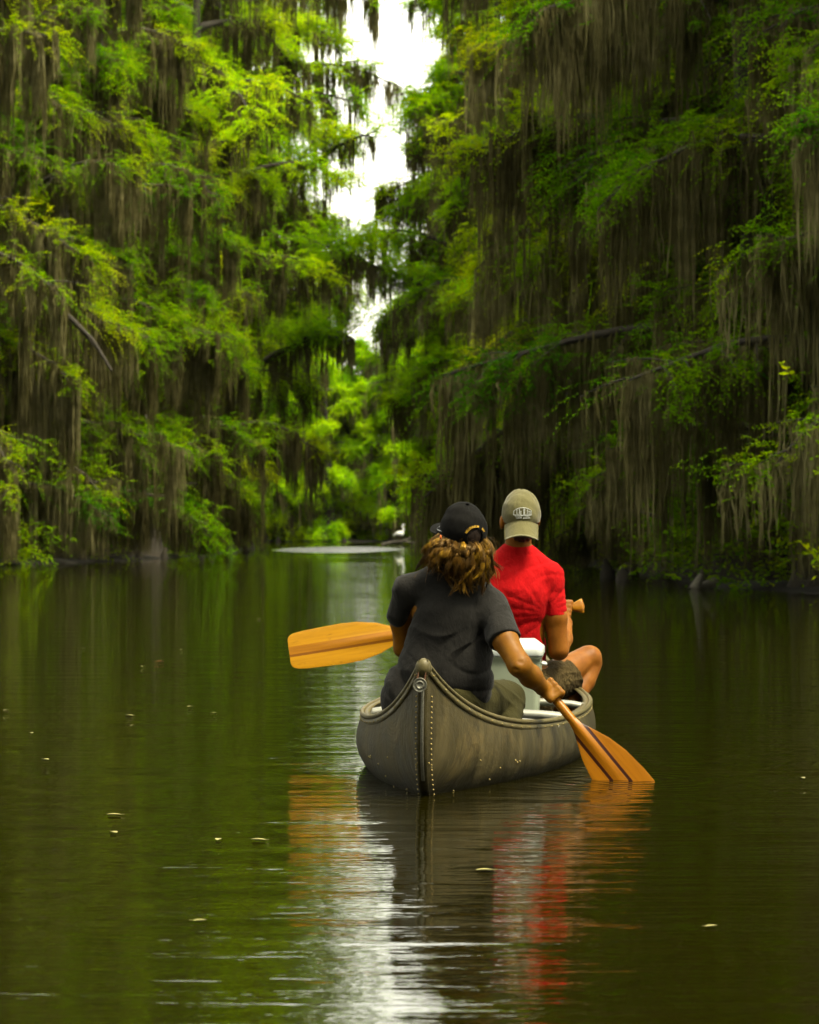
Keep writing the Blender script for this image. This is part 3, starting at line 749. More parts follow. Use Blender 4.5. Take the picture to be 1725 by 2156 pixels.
def seat(s0, s1, z, nm='seat'):
    A = Acc(); ys = np.linspace(s0, s1, 8); V = []
    wv = np.array([float(hull_pt(np.array(q/LEN), np.array(0.3), 1.0)[0])-0.01 for q in ys])
    xs = np.linspace(-1, 1, 9); X = wv[:, None]*xs; Y = ys[:, None]*np.ones(9)
    top = np.stack([X, Y, z-0.012*(1-xs**2)[None]*np.ones((8, 1))], -1); bot = top-np.array([0, 0, 0.012])
    ix = np.arange(72).reshape(8, 9); q = np.stack([ix[:-1, :-1], ix[1:, :-1], ix[1:, 1:], ix[:-1, 1:]], -1).reshape(-1, 4)
    A.add(top, q[:, ::-1]); A.add(bot, q)
    for e in (0, 7): A.add(*sweep(top[e], np.stack([np.cos(oc)*0.014, np.sin(oc)*0.014], -1)))
    return obj(nm, A.mesh(nm, M['bar']), canoe)
seat(0.80, 1.08, 0.085); seat(3.05, 3.36, 0.10)

# ------------------------------------------------------------------ cooler between the paddlers
M['cooler'] = plain_mat('pale_cooler_plastic', (0.44, 0.50, 0.36), 0.38, 0, 0.08, 6, 0.03)
M['lid'] = plain_mat('white_lid_plastic', (0.78, 0.83, 0.78), 0.35, 0, 0.05, 6, 0.03)
def loft_box(secs, mat, name, parent, ch=0.03):
    """secs: list of (z, half x, half y, corner chamfer)"""
    V = []; n = 16
    for z, hx, hy, c in secs:
        ring = []
        for (sx, sy) in ((1, 1), (-1, 1), (-1, -1), (1, -1)):
            cx_, cy_ = sx*(hx-c), sy*(hy-c)
            a0 = {(1, 1): 0, (-1, 1): 90, (-1, -1): 180, (1, -1): 270}[(sx, sy)]
            for k in range(4):
                an = math.radians(a0+k*30); ring.append((cx_+c*math.cos(an), cy_+c*math.sin(an), z))
        V.append(ring)
    V = np.array(V); K = len(secs); ix = np.arange(K*16).reshape(K, 16)
    q = np.stack([ix[:-1], np.roll(ix, -1, 1)[:-1], np.roll(ix, -1, 1)[1:], ix[1:]], -1).reshape(-1, 4)
    A = Acc(); A.add(V, q)
    o = obj(name, A.mesh(name, mat, smooth=True), parent)
    return o
cool = thing('cooler', 'pale upright cooler box with white lid standing between the two paddlers', 'cooler', (0.447, 13.0, 0.0))
cool.rotation_euler = (0, 0, -PSI*0.6)
cb = loft_box([(-0.06, 0.001, 0.001, 0.0005), (-0.06, 0.090, 0.165, 0.02), (0.02, 0.094, 0.17, 0.022), (0.36, 0.112, 0.19, 0.026), (0.395, 0.113, 0.191, 0.026), (0.40, 0.119, 0.197, 0.026), (0.408, 0.119, 0.197, 0.026)], M['cooler'], 'body', cool)
loft_box([(0.409, 0.10, 0.18, 0.02), (0.409, 0.122, 0.20, 0.028), (0.414, 0.124, 0.202, 0.028), (0.438, 0.124, 0.202, 0.028), (0.444, 0.121, 0.199, 0.028), (0.470, 0.088, 0.165, 0.02), (0.474, 0.082, 0.158, 0.02), (0.474, 0.001, 0.001, 0.0005)], M['lid'], 'lid', cool)
for sx in (1, -1):
    A = Acc(); A.add(*tubes(np.array([[[sx*0.116, -0.06, 0.375], [sx*0.130, -0.058, 0.372], [sx*0.133, 0, 0.37], [sx*0.130, 0.058, 0.372], [sx*0.116, 0.06, 0.375]]]), np.ones((1, 5))*0.006, 8))
    obj('handle', A.mesh('handle', M['lid']), cool)

# ------------------------------------------------------------------ paddles
def paddle_mat(name, blade, stripe, stripes, shaft, streak=0.3):
    t = NT(name); tc = t.n('ShaderNodeTexCoord'); p = t.n('ShaderNodeBsdfPrincipled')
    p.inputs['Roughness'].default_value = 0.33; p.inputs['Specular IOR Level'].default_value = 0.14
    sx = t.n('ShaderNodeSeparateXYZ'); t.l(tc.outputs['Object'], sx.inputs[0])
    g = t.noise(t.mapping(tc.outputs['Object'], (1, 1, 0.06)), 70, 5, 0.6, 0.6)
    gr = t.ramp(g.outputs[0], [(0.25, (0.72, 0.66, 0.55)), (0.6, (1.05, 1.03, 1.0))])
    x = t.math('ADD', sx.outputs[0], 0.5)
    st = [(0.0, blade)]
    for a_, b_, c_ in stripes: st += [(0.5+a_, c_), (0.5+b_, blade)]
    cr = t.ramp(x, st, 'CONSTANT')
    col = t.mix(0.8, cr.outputs[0], gr.outputs[0], 'MULTIPLY')
    n2 = t.noise(t.mapping(tc.outputs['Object'], (1.2, 1, 0.4)), 34, 4, 0.7)
    sm = t.ramp(n2.outputs[0], [(0.62, (0, 0, 0)), (0.72, (1, 1, 1))])
    col = t.mix(t.math('MULTIPLY', sm.outputs[0], streak), col, (0.045, 0.02, 0.004, 1))
    t.l(col, p.inputs['Base Color'])
    b = t.n('ShaderNodeBump'); b.inputs['Strength'].default_value = 0.15; b.inputs['Distance'].default_value = 0.001
    t.l(g.outputs[0], b.inputs['Height']); t.l(b.outputs[0], p.inputs['Normal']); t.l(p.outputs[0], t.out.inputs[0])
    return t.m
def make_paddle(name, label, p_grip, p_tip, face, outline, mats, flip=1):
    """local z from the tip (0) up the shaft; local x across the blade; outline = [(z, half width)]"""
    p_grip, p_tip = Vector(p_grip), Vector(p_tip); zax = (p_grip-p_tip).normalized(); Lp = (p_grip-p_tip).length
    yax = Vector(face); yax = (yax - zax*yax.dot(zax)).normalized(); xax = yax.cross(zax)
    t = thing(name, label, 'paddle', tuple(p_tip)); R = Matrix((xax, yax, zax)).transposed(); t.rotation_euler = R.to_euler()
    zb = outline[-1][0]
    zs = np.array([o[0] for o in outline]); hw = np.array([o[1] for o in outline])
    z = np.concatenate([np.linspace(0, 0.03, 8)**1, np.linspace(0.035, zb, 50)]); h = np.interp(z, zs, hw)
    v = np.linspace(-1, 1, 25)
    rib = 0.0125*np.clip((z-0.10)/(zb-0.10), 0, 1)**1.2
    A = Acc(); idx = np.arange(len(z)*25).reshape(len(z), 25)
    q = np.stack([idx[:-1, :-1], idx[1:, :-1], idx[1:, 1:], idx[:-1, 1:]], -1).reshape(-1, 4)
    for sg in (1, -1):
        X = h[:, None]*v; th = 0.0022 + 0.0015*(1-v**2)[None] + rib[:, None]*np.exp(-(X/0.021)**2) ; th = th*np.where(np.abs(v) > 0.99, 0.6, 1)
        V = np.stack([X, sg*th, z[:, None]*np.ones(25)], -1); A.add(V, q if sg > 0 else q[:, ::-1])
    # edges
    for sidx in (0, 24):
        V = np.stack([A.v[0].reshape(len(z), 25, 3)[:, sidx], A.v[1].reshape(len(z), 25, 3)[:, sidx]], 1)
        ii = np.arange(len(z)*2).reshape(len(z), 2); A.add(V, np.stack([ii[:-1, 0], ii[:-1, 1], ii[1:, 1], ii[1:, 0]], -1))
    V = np.stack([A.v[0].reshape(len(z), 25, 3)[0], A.v[1].reshape(len(z), 25, 3)[0]], 1)
    ii = np.arange(50).reshape(25, 2); A.add(V, np.stack([ii[:-1, 0], ii[:-1, 1], ii[1:, 1], ii[1:, 0]], -1))
    obj('blade', A.mesh('blade', mats[0]), t)
    A = Acc(); K = 30; zz = np.linspace(zb-0.10, Lp-0.035, K); r = np.interp(zz, [zb-0.10, zb, zb+0.12, Lp-0.2, Lp-0.035], [0.010, 0.0175, 0.0175, 0.0150, 0.0135])
    A.add(*tubes(np.stack([zz*0, zz*0, zz], -1)[None], r[None], 12)); obj('shaft', A.mesh('shaft', mats[1]), t)
    # flared palm grip
    zz = np.linspace(Lp-0.05, Lp+0.04, 14); hx = np.interp(zz, [Lp-0.05, Lp-0.02, Lp+0.03, Lp+0.037, Lp+0.04], [0.0135, 0.017, 0.037, 0.034, 0.001]); hy = np.interp(zz, [Lp-0.05, Lp+0.03, Lp+0.04], [0.0135, 0.010, 0.001])
    a_ = np.arange(16)/16*2*PI; V = np.stack([hx[:, None]*np.cos(a_), hy[:, None]*np.sin(a_), zz[:, None]*np.ones(16)], -1)
    ix = np.arange(14*16).reshape(14, 16); A = Acc(); A.add(V, np.stack([ix[:-1], ix[1:], np.roll(ix, -1, 1)[1:], np.roll(ix, -1, 1)[:-1]], -1).reshape(-1, 4))
    obj('grip', A.mesh('grip', mats[1]), t)
    return t
BL1 = (0.185, 0.068, 0.0008, 1); DK = (0.02, 0.0035, 0.001, 1)
pm1 = paddle_mat('laminated_orange_blade', BL1, DK, [(-0.032, -0.021, DK), (0.021, 0.032, DK)], None, 0.15)
pm1s = paddle_mat('varnished_shaft', (0.195, 0.074, 0.001, 1), DK, [], None, 0.1)
BL2 = (0.235, 0.112, 0.001, 1); B2 = (0.10, 0.035, 0.001, 1); B3 = (0.175, 0.070, 0.001, 1)
pm2 = paddle_mat('worn_yellow_blade', BL2, B2, [(-0.028, -0.018, B2), (-0.018, 0.020, B3)], None, 0.55)
HAND1 = W(1160, 1461, 11.66); GRIP1 = W(950, 1205, 11.90)
D1 = (HAND1-GRIP1)/np.linalg.norm(HAND1-GRIP1)
hw1 = HAND1 + D1*(HAND1[2]/-D1[2])             # where the paddle enters the water
TIP1 = hw1 + D1*0.22
OUT1 = [(0.0, 0.050), (0.006, 0.072), (0.02, 0.086), (0.06, 0.095), (0.20, 0.094), (0.30, 0.085), (0.38, 0.066), (0.44, 0.042), (0.49, 0.022), (0.52, 0.0175)]
pad1 = make_paddle('paddle', 'orange laminated paddle with dark stripes dipping into the water beside the canoe', GRIP1, TIP1, (-0.25, -1.0, 0.25), OUT1, (pm1, pm1s))
G2 = W(1213, 1278, 14.15); T2 = W(609, 1373, 14.15)
OUT2 = [(0.0, 0.058), (0.004, 0.068), (0.012, 0.078), (0.03, 0.086), (0.08, 0.092), (0.25, 0.098), (0.33, 0.094), (0.42, 0.074), (0.50, 0.040), (0.54, 0.022), (0.56, 0.0175)]
pad2 = make_paddle('paddle', 'worn yellow wooden paddle held level with its blade out over the water', G2, T2, (0.05, -1, 0.35), OUT2, (pm2, pm2))

# ------------------------------------------------------------------ people
M['skin_w'] = skin_mat('tanned_skin', (0.25, 0.095, 0.004), (0.36, 0.150, 0.008))
M['skin_m'] = skin_mat('sunburnt_skin', (0.26, 0.084, 0.004), (0.40, 0.145, 0.014))
M['shirt_w'] = cloth_mat('charcoal_cotton', (0.015, 0.014, 0.012), (0.025, 0.023, 0.020), bump=0.45, sheen=0.06)
M['shirt_m'] = cloth_mat('red_cotton', (0.55, 0.002, 0.004), (0.70, 0.004, 0.006), bump=0.45, sheen=0.0)
M['khaki_w'] = cloth_mat('olive_khaki', (0.040, 0.036, 0.009), (0.060, 0.053, 0.014), bump=0.5, sheen=0.0)
M['khaki_m'] = cloth_mat('brown_khaki', (0.065, 0.044, 0.013), (0.115, 0.080, 0.028), bump=0.9, sheen=0.0, fold=40)
M['cap_w'] = cloth_mat('black_cap_cloth', (0.0025, 0.0025, 0.002), (0.005, 0.0045, 0.003), bump=0.3, sheen=0.0)
M['cap_m'] = cloth_mat('faded_olive_cap_cloth', (0.16, 0.145, 0.055), (0.21, 0.19, 0.078), bump=0.3)
M['thread_y'] = plain_mat('yellow_thread', (0.75, 0.42, 0.01), 0.6)
M['thread_w'] = plain_mat('white_thread', (0.75, 0.78, 0.72), 0.6)
M['dark_gap'] = plain_mat('dark_opening', (0.004, 0.003, 0.002), 0.9)
M['hair_m'] = plain_mat('short_brown_hair', (0.055, 0.024, 0.010), 0.6, 0, 0.6, 120, 0.6)
M['lens'] = plain_mat('dark_sunglass_lens', (0.006, 0.006, 0.006), 0.12)
M['orange'] = plain_mat('ear_glow_orange', (0.9, 0.18, 0.02), 0.5)  # plain colour standing in for the glow of an ear tip

def grip_hand(F, C, D, B, wrist, Rs=0.0165, sc=1.0, right=1, thumb_dir=-1, rf=0.0088):
    """a hand closed round a shaft: C shaft point, D shaft direction towards the little finger, B from the shaft to the back of the hand"""
    C = np.asarray(C, float); D = np.asarray(D, float)/np.linalg.norm(D); B = np.asarray(B, float); B = B - D*B.dot(D); B /= np.linalg.norm(B)
    Sd = np.cross(D, B)*right; Sd /= np.linalg.norm(Sd)
    def P(ang, r, o): return C + D*o*sc + (B*math.cos(math.radians(ang)) + Sd*math.sin(math.radians(ang)))*r*sc
    for i, (o, ln, r_) in enumerate(((-0.033, 1.0, 1.02), (-0.011, 1.08, 1.05), (0.011, 1.02, 1.0), (0.031, 0.85, 0.88))):
        q = rf*r_*sc; R0 = Rs+0.0125
        kn = P(38+4*i, R0+0.012, o); pts = [P(-35, R0+0.006, o*0.85), kn, P(95*ln, R0+0.006, o), P(150*ln, R0+0.001, o*0.95), P(205*ln, R0, o*0.9)]
        F.chain(pts[:2], [0.0125*sc, 0.0118*sc], 0.010)
        F.chain(pts[1:], [q*1.18, q*1.05, q*0.98, q*0.88], 0.0035)
        F.ell(kn, np.array([0.0115]*3)*sc, 0.006)
        F.cone(wrist, pts[0], 0.021*sc, 0.0125*sc, 0.012)
    tb = P(-55, Rs+0.022, -0.030); 
    F.cone(wrist, tb, 0.018*sc, 0.014*sc, 0.012)
    F.chain([tb, P(-95, Rs+0.015, -0.052), P(-150, Rs+0.011, -0.058), P(-195, Rs+0.010, -0.052)], [0.0135*sc, 0.0112*sc, 0.0098*sc, 0.0088*sc], 0.004)

def head_field(F, c, yaw, pitch=0.0, s=1.0, jaw=1.0):
    """skull with face, ears and neck stub; returns rotation"""
    R = Matrix.Rotation(yaw, 3, 'Z') @ Matrix.Rotation(pitch, 3, 'X')
    T = lambda x, y, z: np.asarray(c) + np.array(R @ Vector((x*s, y*s, z*s)))
    Q = R.to_4x4()
    F.ell(T(0, -0.008, 0.022), np.array((0.074, 0.094, 0.088))*s, 0.01, Q)
    F.ell(T(0, 0.022, -0.045), np.array((0.060*jaw, 0.068, 0.062))*s, 0.03, Q)
    F.ell(T(0, 0.058, -0.085), np.array((0.026, 0.022, 0.020))*s, 0.02, Q)
    F.cone(T(0, 0.082, 0.0), T(0, 0.104, -0.034), 0.008*s, 0.013*s, 0.012)
    F.ell(T(0, 0.085, -0.058), np.array((0.024, 0.010, 0.006))*s, 0.004, Q); F.ell(T(0, 0.083, -0.070), np.array((0.020, 0.011, 0.006))*s, 0.004, Q)
    for sx in (1, -1):
        F.ell(T(sx*0.031, 0.092, 0.004), np.array((0.017, 0.014, 0.011))*s, 0.010, Q, sub=True)
        F.ell(T(sx*0.031, 0.074, 0.003), np.array((0.0125, 0.0125, 0.0125))*s, 0.002, Q)
        F.ell(T(sx*0.032, 0.084, 0.024), np.array((0.020, 0.008, 0.006))*s, 0.008, Q)
        F.ell(T(sx*0.078, -0.006, -0.004), np.array((0.009, 0.019, 0.032))*s, 0.006, Q)
        F.ell(T(sx*0.086, 0.000, -0.002), np.array((0.005, 0.010, 0.018))*s, 0.004, Q, sub=True)
    return R, T

def off_fn(par):
    L = np.array(par.location); return lambda V: V - L
def ridge(x): return (1-np.abs(np.sin(x)))**2

# ---------- the woman in the stern
wom = thing('person', 'person in the stern with long brown hair, black cap and charcoal T-shirt, dipping a paddle', 'person', tuple(W(925, 1500, 11.7)))
lo = W(770, 1640, 11.15); hi = W(1215, 1040, 12.3); lo = np.array([lo[0], 11.2, 0.0]); hi = np.array([hi[0], 12.25, 1.10])
F = Field(lo, hi, 0.0045)
HW = W(974, 1124, 11.64); YW = math.radians(26)
# torso, hips, legs
FL = dict(flat=((0, 1, 0), 0.66))
F.chain([W(957, 1225, 11.70), W(950, 1290, 11.68), W(938, 1390, 11.70), W(925, 1490, 11.72)], [0.11, 0.135, 0.125, 0.16], 0.05, **FL)
F.chain([W(960, 1150, 11.66), W(957, 1225, 11.70)], [0.047, 0.056], 0.03)
F.chain([W(958, 1222, 11.70), W(868, 1243, 11.69)], [0.045, 0.047], 0.03); F.chain([W(958, 1228, 11.70), W(1030, 1276, 11.67)], [0.045, 0.047], 0.03)
F.chain([W(864, 1245, 11.69), W(847, 1310, 11.77), W(850, 1364, 11.80)], [0.046, 0.043, 0.037], 0.02); F.chain([W(850, 1364, 11.80), W(890, 1300, 11.90), W(935, 1228, 11.97)], [0.038, 0.036, 0.024], 0.015)
F.chain([W(1033, 1276, 11.66), W(1064, 1348, 11.55), W(1094, 1400, 11.48)], [0.050, 0.047, 0.042], 0.02)
F.chain([W(1094, 1400, 11.48), W(1118, 1424, 11.56), W(1146, 1451, 11.64)], [0.043, 0.041, 0.026], 0.02)
F.ell(W(1092, 1406, 11.445), (0.018, 0.014, 0.018), 0.02); F.ell(W(1097, 1393, 11.425), (0.011, 0.010, 0.007), 0.012, sub=True); F.ell(W(1085, 1410, 11.43), (0.010, 0.008, 0.004), 0.008, sub=True)
WR1 = W(1146, 1451, 11.635)
grip_hand(F, HAND1, D1, (-0.15, -1.0, 0.55), WR1, right=-1)
grip_hand(F, GRIP1 - D1*0.0, np.cross(D1, (0, 1, 0)), -D1, W(935, 1228, 11.96), Rs=0.015, right=1)
for a_, b_, c_ in (((960, 1492, 11.66), (1066, 1474, 11.98), (1062, 1545, 11.80)), ((885, 1495, 11.66), (845, 1480, 12.0), (860, 1545, 11.85))):
    F.chain([W(*a_), W(*b_)], [0.085, 0.060], 0.03); F.chain([W(*b_), W(*c_)], [0.060, 0.042], 0.02)
RW, TW = head_field(F, HW, YW, math.radians(4), 0.98, 0.94)
F.build('body', M['skin_w'], wom, 1, off_fn(wom))
# shirt
F = Field(np.array([lo[0], 11.3, 0.10]), np.array([W(1110, 0, 11.6)[0], 12.1, 1.02]), 0.0045)
F.chain([W(955, 1240, 11.70), W(954, 1295, 11.68), W(945, 1370, 11.69), W(929, 1430, 11.70), W(909, 1492, 11.72)], [0.12, 0.146, 0.150, 0.172, 0.185], 0.04, flat=((0, 1, 0), 0.70))
F.chain([W(958, 1208, 11.70), W(866, 1243, 11.69)], [0.052, 0.062], 0.04); F.chain([W(958, 1214, 11.70), W(1032, 1277, 11.67)], [0.052, 0.063], 0.04)
F.chain([W(864, 1243, 11.69), W(846, 1290, 11.745)], [0.058, 0.052], 0.015)
F.chain([W(1032, 1277, 11.665), W(1064, 1352, 11.545)], [0.062, 0.059], 0.03)
F.ell(W(834, 1462, 11.70), (0.052, 0.08, 0.085), 0.04)
F.ell(W(1004, 1430, 11.68), (0.052, 0.09, 0.10), 0.06)
def wfold(X, Y, Z):
    px = X/11.66*FPX + CX; py = HY - (Z-CAM_H)/11.66*FPX
    lowm = np.clip((py-1290)/150, 0, 1)
    n = np.sin(px*0.031+py*0.017+Y*9)*1.2 + np.sin(py*0.043-px*0.021)*0.8
    f1 = ridge((px*0.72+py*0.55)*0.060 + n*0.55)*0.016*np.exp(-((px-1000)/60)**2-((py-1370)/75)**2)     # from the right armpit down
    f2 = ridge((px*0.30-py*0.95)*0.055 + n*0.7)*0.010*lowm*np.exp(-((px-985)/75)**2-((py-1440)/60)**2)
    f3 = ridge((px*0.85-py*0.50)*0.085 + n*0.6)*0.013*lowm*np.exp(-((px-845)/52)**2-((py-1430)/75)**2)
    f4 = ridge((px*0.9+py*0.25)*0.08 + n)*0.009*np.exp(-((px-870)/26)**2-((py-1290)/45)**2)
    f5 = (np.sin(px*0.06+n)*np.sin(py*0.05+n*1.3))*0.0016 - ridge((px*0.45+py*0.85)*0.035+n*1.1)*0.007
    return (f1+f2+f3+f4) + f5 - 0.002
F.warp(wfold)
# hems: cut the sleeves, leave the skin to come out of them
n1_ = W(866, 1243, 11.69) - W(849, 1300, 11.74)
def cut(F, p, n, reach, c):
    """remove what lies beyond plane (p,n) within reach of c"""
    bx = F.box(np.asarray(c)-reach, np.asarray(c)+reach)
    if bx is None: return
    sl, X, Y, Z = bx; n = np.asarray(n)/np.linalg.norm(n)
    d = (X-p[0])*n[0]+(Y-p[1])*n[1]+(Z-p[2])*n[2]; r = np.sqrt((X-c[0])**2+(Y-c[1])**2+(Z-c[2])**2)
    F.f[sl] = np.maximum(F.f[sl], np.where(r < reach, d, -9))
dR = W(1064, 1352, 11.545)-W(1032, 1277, 11.665); hR = W(1062, 1350, 11.55)
cut(F, hR, dR, 0.10, hR + dR/np.linalg.norm(dR)*0.065)
dL = W(849, 1300, 11.74)-W(866, 1243, 11.69); hL = W(848, 1294, 11.735)
F.build('shirt', M['shirt_w'], wom, 1, off_fn(wom))
# trousers
F = Field(np.array([lo[0], 11.35, 0.02]), np.array([W(1130, 0, 11.9)[0], 12.2, 0.50]), 0.005)
F.chain([W(905, 1500, 11.72), W(945, 1500, 11.72)], [0.15, 0.15], 0.05)
for a_, b_, c_ in (((960, 1490, 11.66), (1066, 1473, 11.98), (1060, 1550, 11.80)), ((885, 1495, 11.66), (845, 1480, 12.0), (860, 1550, 11.85))):
    F.chain([W(*a_), W(*b_)], [0.105, 0.074], 0.03); F.chain([W(*b_), W(*c_)], [0.073, 0.062], 0.012)
F.warp(lambda X, Y, Z: -0.005*ridge(X*38+Z*42+np.sin(Y*20+Z*25)*1.2))
F.build('trousers', M['khaki_w'], wom, 1, off_fn(wom))

def cap_shell(name, mat, c, R3, r, parent, cut_n, opening=None):
    """crown of a baseball cap, slightly folded, cut below by a plane"""
    c = np.asarray(c, float); rm = max(r)+0.03
    F = Field(c-rm, c+rm, 0.0035); Q = R3.to_4x4()
    F.ell(c, np.array(r), 0.0, Q)
    F.ell(c + np.array(R3 @ Vector((0, r[1]*0.25, r[2]*0.62))), np.array((r[0]*0.62, r[1]*0.5, r[2]*0.42)), 0.03, Q)
    F.warp(lambda X, Y, Z: 0.0014*np.sin(X*60+Z*40)*np.sin(Y*50+Z*70+1) )
    # panel seams
    Ri = np.array(R3.transposed())
    def seams(X, Y, Z):
        x = Ri[0, 0]*(X-c[0])+Ri[0, 1]*(Y-c[1])+Ri[0, 2]*(Z-c[2]); y = Ri[1, 0]*(X-c[0])+Ri[1, 1]*(Y-c[1])+Ri[1, 2]*(Z-c[2])
        th = np.arctan2(x, -y); rr = np.sqrt(x*x+y*y)
        m = np.zeros_like(th)
        for k in range(6): m = m + np.exp(-((np.abs(np.mod(th-k*PI/3+PI, 2*PI)-PI))*rr/0.0028)**2)
        return 0.0016*np.minimum(m, 1)
    F.warp(seams)
    F.plane(c + np.array(cut_n[0]), cut_n[1])
    if opening is not None:
        p, q, rad = opening; F.cone(p, q, rad, rad, 0, sub=True)
    return F.build(name, mat, parent, 1, off_fn(parent))
def brim_mesh(R3, c, r, zoff, length, halfw, curve, droop, pitch_fn=None, n=15, m=9, front=1):
    """curved plate in head axes: +y front (front=-1: at the back)"""
    a_ = np.linspace(-1, 1, n); b_ = np.linspace(0, 1, m); Aa, Bb = np.meshgrid(a_, b_, indexing='ij')
    an = Aa*1.12
    x0 = np.sin(an)*r[0]; y0 = np.cos(an)*r[1]
    x1 = Aa*halfw*(1-0.12*np.abs(Aa)**4); y1 = r[1]*0.42 + (length+r[1]*0.58)*(1-np.abs(Aa)**3.2*0.42)
    X = x0+(x1-x0)*Bb; Y = y0+(y1-y0)*Bb
    Z = zoff - curve*(X/halfw)**2 - droop*Bb
    V = np.stack([X, front*Y, Z], -1); Vb = V - np.array([0, 0, 0.003])
    idx = np.arange(V.shape[0]*V.shape[1]).reshape(V.shape[:2])
    q = np.stack([idx[:-1, :-1], idx[1:, :-1], idx[1:, 1:], idx[:-1, 1:]], -1).reshape(-1, 4)
    nv = len(idx.ravel()); VV = np.concatenate([V.reshape(-1, 3), Vb.reshape(-1, 3)])
    rim = np.concatenate([idx[:, 0], idx[-1, 1:], idx[::-1, -1][1:], idx[0, ::-1][1:-1]])
    rq = np.stack([rim, np.roll(rim, -1), np.roll(rim, -1)+nv, rim+nv], -1)
    F_ = np.concatenate([q, q[:, ::-1]+nv, rq])
    VV = VV @ np.array(R3).T + np.asarray(c); return VV, F_
# woman's cap
RC = Matrix.Rotation(YW, 3, 'Z') @ Matrix.Rotation(math.radians(19), 3, 'X')
CC = HW + np.array(RC @ Vector((0, -0.006, 0.020))); rc = (0.088, 0.103, 0.092)
opP = CC + np.array(RC @ Vector((0, -0.06, 0.002))); opQ = CC + np.array(RC @ Vector((0, -0.16, 0.002)))
dn = np.array(RC @ Vector((0, 0, -1)))
cap1 = cap_shell('cap', M['cap_w'], CC, RC, rc, wom, (dn*0.066, dn), (opP, opQ, 0.030))
cap1['label'] = 'black cap with yellow lettering round the rear opening'
A = Acc(); A.add(*brim_mesh(RC, CC, (0.086, 0.100), -0.022, 0.075, 0.088, 0.022, 0.010)); me = A.mesh('brim', M['cap_w'], offset=wom.location); obj('brim', me, cap1)
A = Acc(); A.add(*blob(CC + np.array(RC @ Vector((0, 0.002, 0.1015))), 0.0075, 6, 10, (1, 1, 0.5))); obj('top_button', A.mesh('top_button', M['cap_w'], offset=wom.location), cap1)
A = Acc(); st = [(0.088*math.sin(q_)*1.0, -0.1035*math.cos(q_), -0.046+0.002*math.cos(q_*3)) for q_ in np.linspace(-0.42, 0.42, 9)]
st = np.array(st) @ np.array(RC).T + CC
A.add(*sweep(st, np.array([[-0.0015, -0.009], [0.0015, -0.009], [0.0015, 0.009], [-0.0015, 0.009]]), up=tuple(np.array(RC @ Vector((0, 0, 1)))))); obj('strap', A.mesh('strap', M['cap_w'], offset=wom.location), cap1)
def text_verts(s, size, bold=0.0):
    cu = bpy.data.curves.new('tmp', 'FONT'); cu.body = s; cu.size = size; cu.align_x = 'CENTER'; cu.offset = bold; cu.resolution_u = 2
    o = bpy.data.objects.new('tmp', cu); SC.collection.objects.link(o)
    dg = bpy.context.evaluated_depsgraph_get(); me = o.evaluated_get(dg).to_mesh()
    V = np.array([v.co[:] for v in me.vertices]); T = [list(p.vertices) for p in me.polygons]
    o.evaluated_get(dg).to_mesh_clear(); bpy.data.objects.remove(o); bpy.data.curves.remove(cu)
    return V, T
def on_cap(c, R3, r, x, z, lift=0.0035):
    """head-axis side offset x and height z -> point on the rear of the cap ellipsoid"""
    x = np.asarray(x); z = np.asarray(z)
    k = np.sqrt(np.clip(1-(x/r[0])**2-(z/r[2])**2, 0.01, 1)); P = np.stack([x, -r[1]*k, z], -1)
    P = P*(1+lift/0.09); return P @ np.array(R3).T + np.asarray(c)
A = Acc()
for word, size, th0, span in (('MILLENNIUM', 0.0105, 117, 84), ('BAY', 0.0105, 40, 26)):
    V, T = text_verts(word, size, 0.0003); wv = V[:, 0].max()-V[:, 0].min(); xm = (V[:, 0].max()+V[:, 0].min())/2
    th = np.radians(th0 - (V[:, 0]-xm)/wv*span); R_ = 0.0375 + V[:, 1]
    P = on_cap(CC, RC, rc, R_*np.cos(th), 0.002 + R_*np.sin(th))
    T3 = []
    for p in T:
        for k in range(1, len(p)-1): T3.append((p[0], p[k], p[k+1], p[k+1]))
    base = A.n; A.v.append(P); A.n += len(P); A.f.append(np.array(T3)+base); A.mi.append(np.zeros(len(T3)))
def tri_mesh(A, name, mat, par):
    V = np.concatenate(A.v)-np.array(par.location); Fq = np.concatenate(A.f)
    return quick_mesh(name, V, Fq[:, :3], mat, False)
lt = obj('lettering', tri_mesh(A, 'lettering', M['thread_y'], wom), cap1)
# sunglasses at the temple + an ear tip, its glow painted orange
A = Acc()
gl = [TW(-0.086, 0.0, 0.008), TW(-0.082, 0.05, 0.010), TW(-0.062, 0.092, 0.010)]
A.add(*tubes(np.array([gl]), np.ones((1, 3))*0.003, 6))
gl = [TW(0.086, 0.0, 0.008), TW(0.082, 0.05, 0.010), TW(0.062, 0.092, 0.010)]
A.add(*tubes(np.array([gl]), np.ones((1, 3))*0.003, 6))
for sx in (-1, 1): A.add(*blob(TW(sx*0.036, 0.098, 0.006), 0.026, 8, 12, (1.05, 0.45, 0.75)))
obj('sunglasses', A.mesh('sunglasses', M['lens'], offset=wom.location), wom)
A = Acc(); A.add(*blob(W(928, 1131, 11.525), 0.006, 7, 8, (0.7, 1, 1.5))); obj('ear_tip_glow', A.mesh('ear_tip_glow', M['orange'], offset=wom.location), wom)

